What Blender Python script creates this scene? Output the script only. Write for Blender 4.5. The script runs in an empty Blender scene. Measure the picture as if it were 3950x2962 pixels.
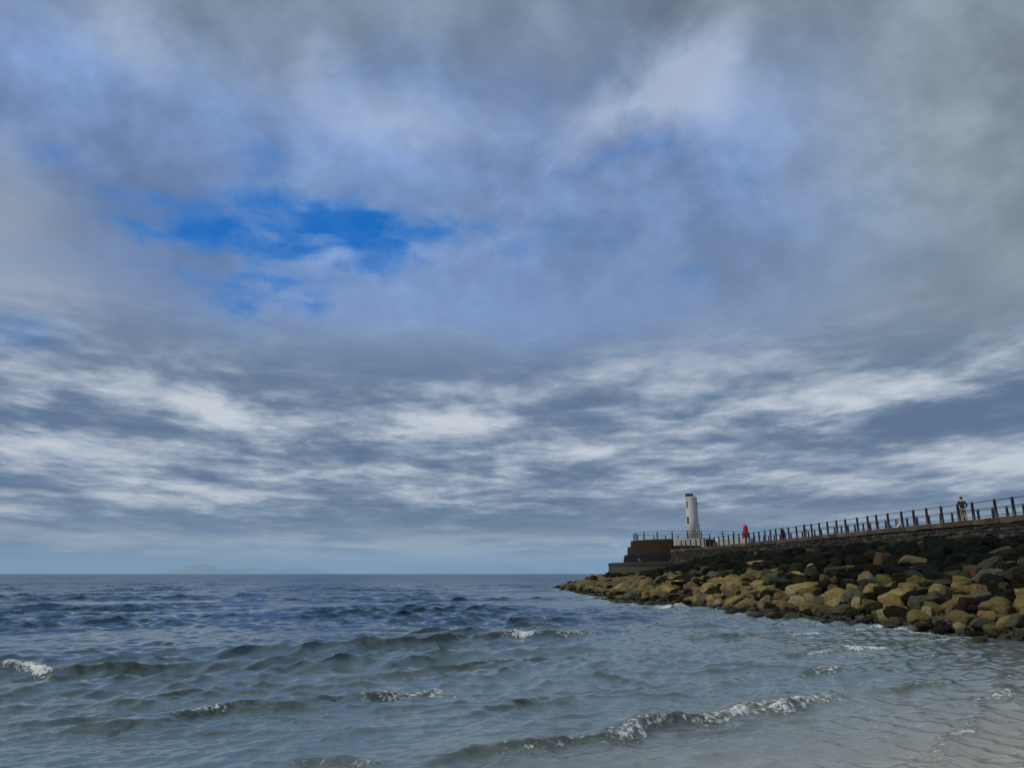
import bpy, bmesh, math, random
import numpy as np
from mathutils import Vector, Matrix, noise as mnoise
random.seed(7)
R = math.radians
scene = bpy.context.scene
COL = scene.collection

# ------------------------------------------------------------------ camera
FPX, EYE = 2850.0, 2.2                      # focal length in photo pixels (26 mm equivalent), eye height over the water
PITCH = math.atan(731.0/FPX)
CP, SP = math.cos(PITCH), math.sin(PITCH)
cam = bpy.data.objects.new('camera', bpy.data.cameras.new('camera'))
COL.objects.link(cam); scene.camera = cam
cam.data.sensor_fit = 'HORIZONTAL'; cam.data.sensor_width = 36.0
cam.data.lens = 36.0*FPX/3950.0
cam.data.clip_start = 0.1; cam.data.clip_end = 120000.0
cam.location = (0, 0, EYE); cam.rotation_euler = (R(90)+PITCH, 0, 0)
def ray(px, py):
    dx = (px-1975)/FPX; dy = (1481-py)/FPX
    return dx, CP-dy*SP, SP+dy*CP
def azel(px, py):
    x, y, z = ray(px, py)
    return math.degrees(math.atan2(x, y)), math.degrees(math.atan2(z, math.hypot(x, y)))
def on_water(px, py, z=0.0):
    x, y, zz = ray(px, py); t = (z-EYE)/zz
    return x*t, y*t

scene.view_settings.view_transform = 'Standard'
scene.view_settings.look = 'None'
scene.view_settings.exposure = 0.0; scene.view_settings.gamma = 1.0
scene.view_settings.use_curve_mapping = False
scene.cycles.use_denoising = True
scene.cycles.max_bounces = 6; scene.cycles.diffuse_bounces = 3; scene.cycles.glossy_bounces = 3
scene.cycles.volume_bounces = 0
scene.cycles.sample_clamp_indirect = 4.0

def lin(r, g, b):
    f = lambda c: (c/255/12.92) if c/255 <= .04045 else ((c/255+.055)/1.055)**2.4
    return (f(r), f(g), f(b), 1.0)

# ------------------------------------------------------------------ node helpers
class NT:
    def __init__(s, tree): s.t = tree; s.n = tree.nodes; s.l = tree.links
    def put(s, sock, v):
        if isinstance(v, V): s.l.new(v.s, sock)
        elif v is not None:
            if isinstance(v, (tuple, list)) and len(v) == 3 and len(sock.default_value) == 4: v = (*v, 1)
            sock.default_value = v
    def math(s, op, a, b=None, c=None, clamp=False):
        n = s.n.new('ShaderNodeMath'); n.operation = op; n.use_clamp = clamp
        for i, v in enumerate((a, b, c)):
            if v is not None: s.put(n.inputs[i], v)
        return V(s, n.outputs[0])
    def vmath(s, op, a, b=None):
        n = s.n.new('ShaderNodeVectorMath'); n.operation = op
        s.put(n.inputs[0], a)
        if b is not None: s.put(n.inputs['Scale'] if op == 'SCALE' else n.inputs[1], b)
        return V(s, n.outputs['Value'] if op in ('LENGTH', 'DOT_PRODUCT') else n.outputs[0])
    def sep(s, v):
        n = s.n.new('ShaderNodeSeparateXYZ'); s.put(n.inputs[0], v); return [V(s, o) for o in n.outputs]
    def comb(s, x, y, z=0.0):
        n = s.n.new('ShaderNodeCombineXYZ')
        for i, v in enumerate((x, y, z)): s.put(n.inputs[i], v)
        return V(s, n.outputs[0])
    def noise(s, vec, scale, detail=3, rough=.5, dist=0.0, out='Fac', lac=2.0):
        n = s.n.new('ShaderNodeTexNoise'); s.put(n.inputs['Vector'], vec); s.put(n.inputs['Scale'], scale)
        n.inputs['Detail'].default_value = detail; n.inputs['Roughness'].default_value = rough
        n.inputs['Distortion'].default_value = dist; n.inputs['Lacunarity'].default_value = lac
        return V(s, n.outputs[out])
    def voro(s, vec, scale, feature='F1', out='Distance', rnd=1.0):
        n = s.n.new('ShaderNodeTexVoronoi'); n.feature = feature
        s.put(n.inputs['Vector'], vec); s.put(n.inputs['Scale'], scale); n.inputs['Randomness'].default_value = rnd
        return V(s, n.outputs[out])
    def step(s, x, a, b, lo=0.0, hi=1.0):
        n = s.n.new('ShaderNodeMapRange'); n.interpolation_type = 'SMOOTHSTEP'
        for k, v in (('Value', x), ('From Min', a), ('From Max', b), ('To Min', lo), ('To Max', hi)): s.put(n.inputs[k], v)
        return V(s, n.outputs[0])
    def mix(s, f, a, b, mode='MIX'):
        n = s.n.new('ShaderNodeMix'); n.data_type = 'RGBA'; n.blend_type = mode
        s.put(n.inputs[0], f); s.put(n.inputs[6], a); s.put(n.inputs[7], b)
        return V(s, n.outputs[2])
    def mapping(s, vec, loc=(0, 0, 0), rot=(0, 0, 0), scale=(1, 1, 1), kind='POINT'):
        n = s.n.new('ShaderNodeMapping'); n.vector_type = kind; s.put(n.inputs[0], vec)
        n.inputs[1].default_value = loc; n.inputs[2].default_value = rot; n.inputs[3].default_value = scale
        return V(s, n.outputs[0])
    def bump(s, h, strength, dist, normal=None):
        n = s.n.new('ShaderNodeBump'); s.put(n.inputs['Height'], h); s.put(n.inputs['Strength'], strength); s.put(n.inputs['Distance'], dist)
        if normal is not None: s.put(n.inputs['Normal'], normal)
        return V(s, n.outputs[0])
    def attr(s, name, out='Fac'):
        n = s.n.new('ShaderNodeAttribute'); n.attribute_name = name; return V(s, n.outputs[out])
    def geo(s, out='Position'): return V(s, s.n.new('ShaderNodeNewGeometry').outputs[out])
    def tc(s, out='Object'): return V(s, s.n.new('ShaderNodeTexCoord').outputs[out])
    def oinfo(s, out='Random'): return V(s, s.n.new('ShaderNodeObjectInfo').outputs[out])
class V:
    def __init__(s, nt, sock): s.nt = nt; s.s = sock
    def __add__(s, o): return s.nt.math('ADD', s, o)
    __radd__ = __add__
    def __sub__(s, o): return s.nt.math('SUBTRACT', s, o)
    def __rsub__(s, o): return s.nt.math('SUBTRACT', o, s)
    def __mul__(s, o): return s.nt.math('MULTIPLY', s, o)
    __rmul__ = __mul__
    def __truediv__(s, o): return s.nt.math('DIVIDE', s, o)

# ------------------------------------------------------------------ sky: Nishita blue behind procedural cloud layers
SUN_EL, SUN_AZ = 40.0, -104.0                # high, to the left, softened by cloud
world = bpy.data.worlds.new('World'); scene.world = world; world.use_nodes = True
world.cycles.sampling_method = 'MANUAL'; world.cycles.sample_map_resolution = 256
w = NT(world.node_tree); w.n.clear()
D = w.tc('Generated')
X, Y, Z = w.sep(D)
az = w.math('ARCTAN2', X, Y)*57.2958
el = w.math('ARCSINE', Z)*57.2958
wn = w.vmath('SUBTRACT', w.noise(D, 3.2, 4, .6, out='Color'), (.5, .5, .5))
elw = w.step(el, 0.0, 30.0, .25, 1.0)        # shapes flatten towards the horizon
wx, wy, wz = w.sep(wn)
A = w.comb(az+wx*(elw*11.0), el+wy*(elw*7.0), 0.0)
wn2 = w.vmath('SUBTRACT', w.noise(D, 11.0, 4, .6, out='Color'), (.5, .5, .5))
ux, uy, uz = w.sep(wn2)
ax2, ay2, _z2 = w.sep(A)
A = w.comb(ax2+ux*(elw*7.0), ay2+uy*(elw*4.0), 0.0)
def blob(px, py, sx, sy, rot=0.0, wt=1.0):
    a0, e0 = azel(px, py); a1, _ = azel(px+sx, py); _, e1 = azel(px, py-sy)
    m = w.mapping(A, (a0, e0, 0), (0, 0, R(rot)), (max(.1, abs(a1-a0))*1.7, max(.1, abs(e1-e0))*1.7, 1), 'TEXTURE')
    g = w.n.new('ShaderNodeTexGradient'); g.gradient_type = 'SPHERICAL'; w.l.new(m.s, g.inputs[0])
    return V(w, g.outputs[1])*wt
def blobs(lst):
    acc = None
    for b in lst: acc = blob(*b) if acc is None else acc+blob(*b)
    return acc
# cloud-deck coordinates: the deck is a flat layer overhead, so its texture runs together near the horizon
zz = w.math('MAXIMUM', Z, 0.0)+0.10
P = w.comb(X/zz, Y/zz, 0.0)
Pr = w.mapping(P, rot=(0, 0, R(-18)), scale=(.55, 1.0, 1))
n_big = w.noise(Pr, .75, 5, .52, .3)
n_mid = w.noise(w.mapping(P, (7, 3, 0), (0, 0, R(-15)), (.80, 1.0, 1)), 2.1, 7, .60, .25)
n_soft = w.noise(D, 4.0, 5, .55, .2)
n_soft2 = w.noise(w.mapping(D, (3, 1, 5), scale=(1, 1, 1.3)), 7.5, 6, .6, .3)
n_band = w.noise(w.comb(az*.05, el*.55, 3.0), 1.1, 6, .6, .35)
n_str = w.noise(w.comb(az*.11, el*.5-az*.02, 9.0), 1.3, 7, .58, .5)

grey = lin(126, 143, 162); lav = lin(119, 145, 190); warm = lin(137, 151, 162)
right = w.step(az, 8.0, 36.0)
m_lav = w.math('MULTIPLY', blobs([(1100, 800, 1200, 420, 0, 1.4), (300, 650, 600, 450, 0, 1.0), (2150, 700, 800, 420, 0, 1.2), (1900, 1150, 1100, 330, 0, .7), (1700, 450, 500, 160, 0, .6), (2700, 420, 400, 250, 0, .5), (2700, 1150, 600, 250, 0, .5)]), 1.0, clamp=True)
c = w.mix(right, grey, warm)
c = w.mix(m_lav, c, lav)
# soft tonal billows overhead
up = w.step(el, 12.0, 26.0)
n_soft3 = w.noise(w.mapping(D, (4, 1, 2), scale=(1, 1, 1.4)), 17.0, 6, .62, .2)
shade = w.step(n_soft, .3, .72, .70, 1.26)*w.step(n_soft2, .25, .75, .84, 1.16)*w.step(n_soft3, .25, .75, .90, 1.10)
c = w.mix(1.0, c, w.mix(up, (1, 1, 1), w.comb(shade, shade, shade)), 'MULTIPLY')
# light patches overhead
m_up = blobs([(560, 120, 130, 170, 0, .9), (1130, 250, 150, 190, 0, .65), (2600, 260, 260, 130, 25, 1.0), (2480, 430, 330, 110, 12, .8), (2700, 400, 200, 160, 0, .5), (1580, 470, 300, 90, 0, .75), (2150, 130, 100, 170, 0, .55),
              (80, 620, 160, 120, 0, .3), (3420, 260, 120, 220, -20, .45), (3160, 480, 80, 300, -15, .35), (3600, 870, 180, 90, 0, .45)])
m_up = w.math('MULTIPLY', m_up*w.step(n_soft2, .28, .68, .45, 1.3), 1.0, clamp=True)
c = w.mix(m_up*.72, c, lin(180, 194, 218))
m_cr = blobs([(60, 1000, 330, 300, 0, .9), (0, 760, 220, 160, 0, .7), (430, 1200, 250, 130, 0, .5), (1500, 1330, 300, 60, 0, .4)])
c = w.mix(w.math('MULTIPLY', m_cr, .75, clamp=True), c, lin(146, 158, 176))
m_dku = blobs([(1500, 200, 700, 260, 0, .55), (3150, 250, 300, 300, 0, .5), (2100, 260, 260, 200, 0, .4), (3100, 650, 130, 220, 0, .5), (2900, 1080, 700, 170, 5, .6), (3700, 600, 250, 400, 0, .2)])
c = w.mix(w.math('MULTIPLY', m_dku*w.step(n_soft, .3, .7, 1.2, .6), 1.0, clamp=True), c, lin(110, 129, 156))
# blue openings: the Nishita sky seen through them
skyt = w.n.new('ShaderNodeTexSky'); skyt.sky_type = 'NISHITA'; skyt.sun_disc = False
skyt.sun_elevation = R(SUN_EL); skyt.sun_rotation = R(SUN_AZ); skyt.air_density = 1.0; skyt.dust_density = .4; skyt.ozone_density = 3.0
hs = w.n.new('ShaderNodeHueSaturation'); hs.inputs['Saturation'].default_value = 1.45; hs.inputs['Value'].default_value = 1.0
w.l.new(skyt.outputs[0], hs.inputs['Color'])
SKYK = .1
blue_n = V(w, hs.outputs[0])
blue_raw = w.mix(1.0, blue_n, (SKYK, SKYK, SKYK), 'MULTIPLY')
blue = w.mix(.85, blue_raw, lin(0, 104, 196))
m_b = blobs([(1200, 890, 500, 90, 0, 1.9), (1440, 810, 230, 90, 0, 1.1), (1080, 740, 240, 80, 0, .45), (720, 880, 300, 45, 6, 1.0), (1060, 1080, 200, 100, 0, 1.35), (1010, 1150, 170, 80, 0, .75), (500, 850, 220, 170, 0, -.4), (480, 740, 300, 80, -22, .22), (220, 575, 220, 45, 0, .35),
             (1060, 620, 140, 50, 0, .35), (90, 1310, 260, 110, 0, .9), (2300, 655, 380, 45, 3, .42), (2010, 935, 330, 80, 0, .55), (2620, 1150, 140, 80, 0, .4), (560, 1000, 260, 60, 0, .5), (1450, 1050, 300, 70, 0, .4), (900, 1290, 350, 60, 0, .3)])
veil = w.noise(w.mapping(D, (1, 2, 7), scale=(1, 1, 2.4)), 9.0, 7, .58, .2)
m_b = m_b*w.step(veil, .34, .66, 1.25, .30)+(w.step(n_soft2, .3, .7, .14, -.18))
m_b1 = w.step(m_b, .0, .95)
c = w.mix(m_b1*.80, c, lin(60, 125, 200))
c = w.mix(w.step(m_b, .40, 1.7)*w.step(n_soft3, .25, .7, .72, 1.0), c, blue)
# low deck of broken stratocumulus
low = w.step(el, 21.0, 11.0)
n_fine = w.noise(w.mapping(P, (2, 9, 0), (0, 0, R(-15)), (.8, 1.1, 1)), 8.5, 6, .62, .3)
pu = w.comb(az/(w.math('MAXIMUM', el, 0.0)+9.0)*1.25, w.math('LOGARITHM', w.math('MAXIMUM', el, 0.0)+3.0, 2.718)*3.2, 2.0)
n_puff = w.noise(pu, 1.6, 9, .64, .25)
n_puf2 = w.noise(pu, 5.2, 7, .62, .2)
tex = n_mid*.30+n_fine*.08+n_puff*.44+n_puf2*.18
ev = w.step(el, .5, 4.0)
m_w = blobs([(740, 1375, 260, 50, 8, 1.0), (50, 1440, 150, 80, -25, .9), (2480, 1400, 380, 60, 14, 1.1), (1714, 1634, 330, 60, 4, 1.2), (380, 1723, 200, 45, 8, .8), (520, 1790, 480, 65, 0, .95), (1090, 1760, 330, 100, 0, .8),
             (820, 1915, 340, 42, 0, 1.0), (3150, 1560, 340, 45, 6, 1.0), (3620, 1470, 480, 50, 8, 1.2), (3200, 1490, 220, 35, 8, .8), (3850, 1785, 220, 80, 0, 1.2), (3250, 1830, 750, 90, 0, .9), (2300, 1740, 300, 45, 6, .8), (2560, 1660, 320, 32, 10, .9),
             (560, 1540, 380, 50, 4, .9), (850, 1580, 280, 40, 0, .6), (2100, 1500, 280, 60, 20, .7), (1600, 1800, 320, 60, 0, .6), (100, 1800, 220, 70, 0, .7), (2700, 1500, 420, 90, 10, .4), (2000, 1880, 600, 50, 0, .6), (250, 1960, 500, 50, 0, .5), (1400, 1600, 220, 60, 0, .4)])
m_d = blobs([(3450, 1680, 800, 60, 7, 1.2), (1300, 1430, 450, 110, 0, .9), (760, 1460, 330, 55, 0, .8), (1850, 1380, 440, 110, 0, .8), (3500, 1300, 600, 110, 6, .2), (2950, 2000, 1100, 60, 0, .8), (1400, 1985, 900, 32, 0, .6), (600, 1670, 260, 45, 0, .6), (2050, 2020, 500, 40, 0, .5),
             (2850, 1620, 300, 45, 10, .6), (900, 1850, 500, 25, 0, .7), (1000, 1690, 300, 35, 0, .5), (2200, 1580, 260, 60, 0, .5), (3700, 1560, 300, 28, 6, .6), (300, 1600, 240, 40, 0, .5)])
bright = (tex-.5)*4.5+m_w*.33-m_d*.30+.40
ramp = w.n.new('ShaderNodeValToRGB'); cr_ = ramp.color_ramp; cr_.interpolation = 'B_SPLINE'
cr_.elements[0].position = 0.0; cr_.elements[0].color = lin(80, 103, 136)
cr_.elements[1].position = 1.0; cr_.elements[1].color = lin(214, 220, 229)
for ps, cl in ((.28, (98, 119, 150)), (.50, (134, 150, 174)), (.72, (174, 185, 202))):
    e_ = cr_.elements.new(ps); e_.color = lin(*cl)
w.l.new(bright.s, ramp.inputs[0])
c = w.mix(low*.92, c, V(w, ramp.outputs[0]))
# thin layered bands low over the sea, fading to pale blue
bandm = w.step(el, 5.5, 1.6)
c_band = w.mix(w.step(n_band, .40, .62), lin(110, 138, 168), lin(178, 189, 202))
c = w.mix(bandm*.8, c, c_band)
cum = w.step(w.noise(w.comb(az*.35, el*1.4, 1.0), 1.2, 6, .62, .3), .54, .70)*w.step(el, 3.3, 1.8)*w.step(el, .35, .8)
c = w.mix(cum*.8, c, lin(182, 193, 206))
c = w.mix(w.step(el, 1.8, .3)*.65, c, lin(108, 147, 189))
bg = w.n.new('ShaderNodeBackground'); bg.inputs['Strength'].default_value = .1
c10 = w.vmath('SCALE', c, 10.0)
w.l.new(c10.s, bg.inputs['Color'])
wo = w.n.new('ShaderNodeOutputWorld'); w.l.new(bg.outputs[0], wo.inputs[0])

sun = bpy.data.objects.new('sun', bpy.data.lights.new('sun', 'SUN')); COL.objects.link(sun)
sun.data.energy = 2.5; sun.data.angle = R(14); sun.data.color = (1.0, .95, .86)
_d = Vector((math.sin(R(SUN_AZ))*math.cos(R(SUN_EL)), math.cos(R(SUN_AZ))*math.cos(R(SUN_EL)), math.sin(R(SUN_EL))))
sun.rotation_euler = _d.to_track_quat('Z', 'Y').to_euler()

# ------------------------------------------------------------------ mesh helpers
def tag(o, label=None, cat=None, group=None, kind=None):
    if label: o['label'] = label
    if cat: o['category'] = cat
    if group: o['group'] = group
    if kind: o['kind'] = kind
    return o
def empty(name, loc=(0, 0, 0), rz=0.0):
    o = bpy.data.objects.new(name, None); COL.objects.link(o); o.location = loc; o.rotation_euler = (0, 0, rz)
    o.empty_display_size = .2
    return o
def mesh_obj(name, verts, faces, mat=None, parent=None, smooth=False):
    me = bpy.data.meshes.new(name); me.from_pydata([tuple(v) for v in verts], [], faces); me.update()
    o = bpy.data.objects.new(name, me); COL.objects.link(o)
    if mat: me.materials.append(mat)
    if parent: o.parent = parent
    if smooth: me.polygons.foreach_set('use_smooth', [True]*len(me.polygons))
    return o
class MB:
    def __init__(s): s.v = []; s.f = []; s.c = []
    def add(s, vs, fs, c=None):
        b = len(s.v); s.v += [tuple(v) for v in vs]; s.f += [tuple(i+b for i in f) for f in fs]
        s.c += [c]*len(vs)
    def box(s, x0, x1, y0, y1, z0, z1, bev=0.0):
        if bev <= 0:
            s.add([(x0, y0, z0), (x1, y0, z0), (x1, y1, z0), (x0, y1, z0), (x0, y0, z1), (x1, y0, z1), (x1, y1, z1), (x0, y1, z1)],
                  [(0, 3, 2, 1), (4, 5, 6, 7), (0, 1, 5, 4), (1, 2, 6, 5), (2, 3, 7, 6), (3, 0, 4, 7)])
        else:
            ring = lambda b, z: [(x0+b, y0, z), (x1-b, y0, z), (x1, y0+b, z), (x1, y1-b, z), (x1-b, y1, z), (x0+b, y1, z), (x0, y1-b, z), (x0, y0+b, z)]
            ins = lambda b, z: [(x0+b*1.5, y0+b, z), (x1-b*1.5, y0+b, z), (x1-b, y0+b*1.5, z), (x1-b, y1-b*1.5, z), (x1-b*1.5, y1-b, z), (x0+b*1.5, y1-b, z), (x0+b, y1-b*1.5, z), (x0+b, y0+b*1.5, z)]
            s.rings([ring(bev, z0), ring(bev, z1-bev), ins(bev, z1)])
    def rings(s, rs, cap0=True, cap1=True, closed=True):
        n = len(rs[0]); vs = [p for r in rs for p in r]; fs = []
        for i in range(len(rs)-1):
            for j in range(n if closed else n-1):
                k = (j+1) % n; fs.append((i*n+j, i*n+k, (i+1)*n+k, (i+1)*n+j))
        if cap0: fs.append(tuple(range(n-1, -1, -1)))
        if cap1: fs.append(tuple(range((len(rs)-1)*n, len(rs)*n)))
        s.add(vs, fs)
    def lathe(s, cx, cy, prof, n=16):
        s.rings([[(cx+r*math.cos(2*math.pi*k/n), cy+r*math.sin(2*math.pi*k/n), z) for k in range(n)] for r, z in prof])
    def tube(s, pts, r, n=8):
        pts = [Vector(p) for p in pts]; rs = []; up = Vector((0, 0, 1))
        for i, p in enumerate(pts):
            d = (pts[min(i+1, len(pts)-1)]-pts[max(i-1, 0)]).normalized()
            a = d.cross(up if abs(d.z) < .95 else Vector((0, 1, 0))).normalized(); b = a.cross(d)
            rr = r[i] if isinstance(r, (list, tuple)) else r
            rs.append([p+a*(rr*math.cos(2*math.pi*k/n))-b*(rr*math.sin(2*math.pi*k/n)) for k in range(n)])
        s.rings(rs)
    def build(s, name, mat=None, parent=None, smooth=False):
        o = mesh_obj(name, s.v, s.f, mat, parent, smooth)
        if any(c is not None for c in s.c):
            a = o.data.color_attributes.new('tint', 'FLOAT_COLOR', 'POINT')
            a.data.foreach_set('color', np.array([(c or (.5, .5, .5))+(1.0,) for c in s.c], dtype=np.float32).ravel())
        return o

def new_mat(name):
    m = bpy.data.materials.new(name); m.use_nodes = True
    nt = NT(m.node_tree); p = m.node_tree.nodes['Principled BSDF']
    return m, nt, p
def plain(name, col, rough=.6, var=.25, scale=3.0, bump=.0, bscale=20.0, metal=0.0, dirt=None):
    m, nt, p = new_mat(name)
    v = nt.geo(); n = nt.noise(v, scale, 5, .6); n2 = nt.noise(v, scale*7, 3, .6)
    k = nt.step(n*.7+n2*.3, .3, .7, 1-var, 1+var)
    c = nt.mix(1.0, (*col[:3], 1), nt.comb(k, k, k), 'MULTIPLY')
    if dirt: c = nt.mix(nt.step(nt.noise(nt.mapping(v, scale=(2.2, 2.2, .35)), 1.6, 6, .65), .5, .72)*dirt[3], c, (*dirt[:3], 1))
    nt.put(p.inputs['Base Color'], c); p.inputs['Roughness'].default_value = rough; p.inputs['Metallic'].default_value = metal
    if bump: nt.put(p.inputs['Normal'], nt.bump(nt.noise(v, bscale, 4, .6), bump, .02))
    return m

# ------------------------------------------------------------------ shore layout (metres; camera over the origin, water at z = 0)
DECK = 5.44
TOE = [(23, -14), (21, 4), (19, 15), (17.6, 22), (16.9, 26), (16.2, 28.4), (15.5, 31.5), (14.8, 35.5), (13.7, 40.5), (12.9, 44.5), (12.0, 48.5), (10.6, 52), (9.6, 57), (8.2, 61), (7.6, 70), (7.6, 80), (7.6, 88), (6.8, 97), (6.4, 105), (6.8, 114), (9.5, 122), (14, 128), (21, 131), (28, 131)]
NEAR = [(32.2, -14), (32.0, 0), (31.6, 10), (31.0, 20), (30.3, 29), (29.6, 36), (29.0, 43.6), (28.0, 52.7), (27.2, 61.7), (26.6, 70.9), (25.9, 80), (25.1, 87), (24.6, 93), (23.9, 97), (23.0, 101.5), (22.2, 106.1)]
FAR = [(38.0, -14), (37.4, 0), (36.7, 10), (35.9, 20), (35.0, 32), (34.2, 43), (33.3, 50), (32.7, 56), (32.1, 63), (31.5, 70), (31.1, 80), (30.7, 88), (30.5, 94), (31.4, 100), (33.4, 106.1)]
def poly_x(line, y):
    for (x0, y0), (x1, y1) in zip(line, line[1:]):
        if y0 <= y <= y1: return x0+(x1-x0)*(y-y0)/(y1-y0)
    return line[0][0] if y < line[0][1] else line[-1][0]
HC = (24.5, 113.0)                            # centre of the round pier head
_toe = np.array(TOE, float); _near = np.array(NEAR, float)
def dist_poly(P, L):
    P = np.atleast_2d(P); best = np.full(len(P), 1e9)
    for a, b in zip(L, L[1:]):
        ab = b-a; t = np.clip(((P-a)@ab)/(ab@ab), 0, 1)
        best = np.minimum(best, np.hypot(*(P-(a+t[:, None]*ab)).T))
    return best
_core = np.vstack([_near[:-1]])
def bank_s(P):
    """0 at the water's edge, 1 against the masonry; works for an array of points"""
    P = np.atleast_2d(np.asarray(P, float))
    dt = dist_poly(P, _toe)
    dn = dist_poly(P, _core)
    dh = np.hypot(P[:, 0]-HC[0], P[:, 1]-HC[1])-9.6
    dn = np.minimum(dn, np.maximum(dh, 0.0)*1.0+.01)
    # outside the toe?
    xt = np.array([poly_x([(x, y) for x, y in TOE[:20]], yy) for yy in P[:, 1]])
    out = P[:, 0] < xt
    far = P[:, 1] > 113
    out = np.where(far, np.hypot(P[:, 0]-HC[0], P[:, 1]-HC[1]) > 18.2, out)
    s = dt/(dt+dn)
    return np.where(out, -dt/10.0, s)
def bank_top(P):
    P = np.atleast_2d(np.asarray(P, float))
    y = P[:, 1]
    return 3.95-2.15*np.clip((y-88)/16.0, 0, 1)
def bank_z(P):
    s = bank_s(P)
    return np.where(s < 0, s*3.2-.25, -.25+(bank_top(P)+.25)*np.clip(s, 0, 1)**.92)

# ------------------------------------------------------------------ water
def water_material():
    m, nt, p = new_mat('sea_water')
    pos = nt.geo(); x, y, z = nt.sep(pos)
    dist = nt.math('SQRT', x*x+y*y)
    foam = nt.attr('foam'); shal = nt.attr('shallow'); crest = nt.attr('steep')
    deep = lin(28, 68, 94); mid = lin(94, 112, 117); sand = lin(168, 159, 138)
    c = nt.mix(nt.step(shal, .0, .6), deep, mid)
    c = nt.mix(nt.step(shal, .70, 1.0), c, sand)
    olive = lin(46, 49, 22)
    c = nt.mix(nt.math('MULTIPLY', crest*nt.step(nt.noise(nt.mapping(pos, scale=(1, 2.2, 1)), 2.6, 5, .65), .30, .62, .25, 1.15), 1.0, clamp=True), c, olive)
    silt = nt.noise(nt.mapping(pos, scale=(.25, .5, 1)), 1.0, 4, .6)
    c = nt.mix(nt.step(silt, .45, .7)*.25, c, lin(80, 88, 92))
    # foam: torn white lace
    lace = nt.noise(pos, 9.0, 6, .7, .6); lace2 = nt.voro(nt.vmath('ADD', pos, nt.vmath('SCALE', nt.noise(pos, 6, 3, .6, out='Color'), .25)), 11.0)
    fm = nt.step(foam*.9+(lace-.5)*2.4+(lace2-.35)*.8, .42, .85)*nt.step(foam, .04, .2)
    c = nt.mix(fm, c, (.62, .65, .64, 1))
    nt.put(p.inputs['Base Color'], c)
    rg_ = nt.step(nt.math('LOGARITHM', dist+1.0, 10.0), 1.5, 2.7, .07, .30)
    nt.put(p.inputs['Roughness'], nt.mix(fm, nt.comb(rg_, rg_, rg_), (.7, .7, .7, 1)))
    p.inputs['IOR'].default_value = 1.52
    # ripples in metres: fine near, coarser ones carry the far water
    tilt = nt.mapping(pos, rot=(0, 0, R(-22)), scale=(.32, 1.0, 1))
    def rip(sc, det): return nt.noise(tilt, sc, det, .47, .3)
    h1 = rip(5.5, 5); h2 = rip(1.5, 5); h3 = rip(.42, 5); h4 = nt.noise(nt.mapping(pos, scale=(.25, 1, 1)), .10, 5, .45); h5 = nt.noise(nt.mapping(pos, scale=(.2, 1, 1)), .022, 5, .48)
    k1 = nt.step(dist, 14, 45, 1, 0); k2 = nt.step(dist, 6, 40, .25, 1)*nt.step(dist, 60, 240, 1, 0); k3 = nt.step(dist, 20, 90, 0, 1)*nt.step(dist, 250, 900, 1, .0)
    k4 = nt.step(dist, 60, 250, 0, 1); k5 = nt.step(dist, 250, 900, 0, 1)
    hh = h1*k1*.019+h2*k2*.028+h3*k3*.085+h4*k4*2.1+h5*k5*6.5+fm*lace*.05
    nt.put(p.inputs['Normal'], nt.bump(hh, .8, 1.0))
    return m
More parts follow.
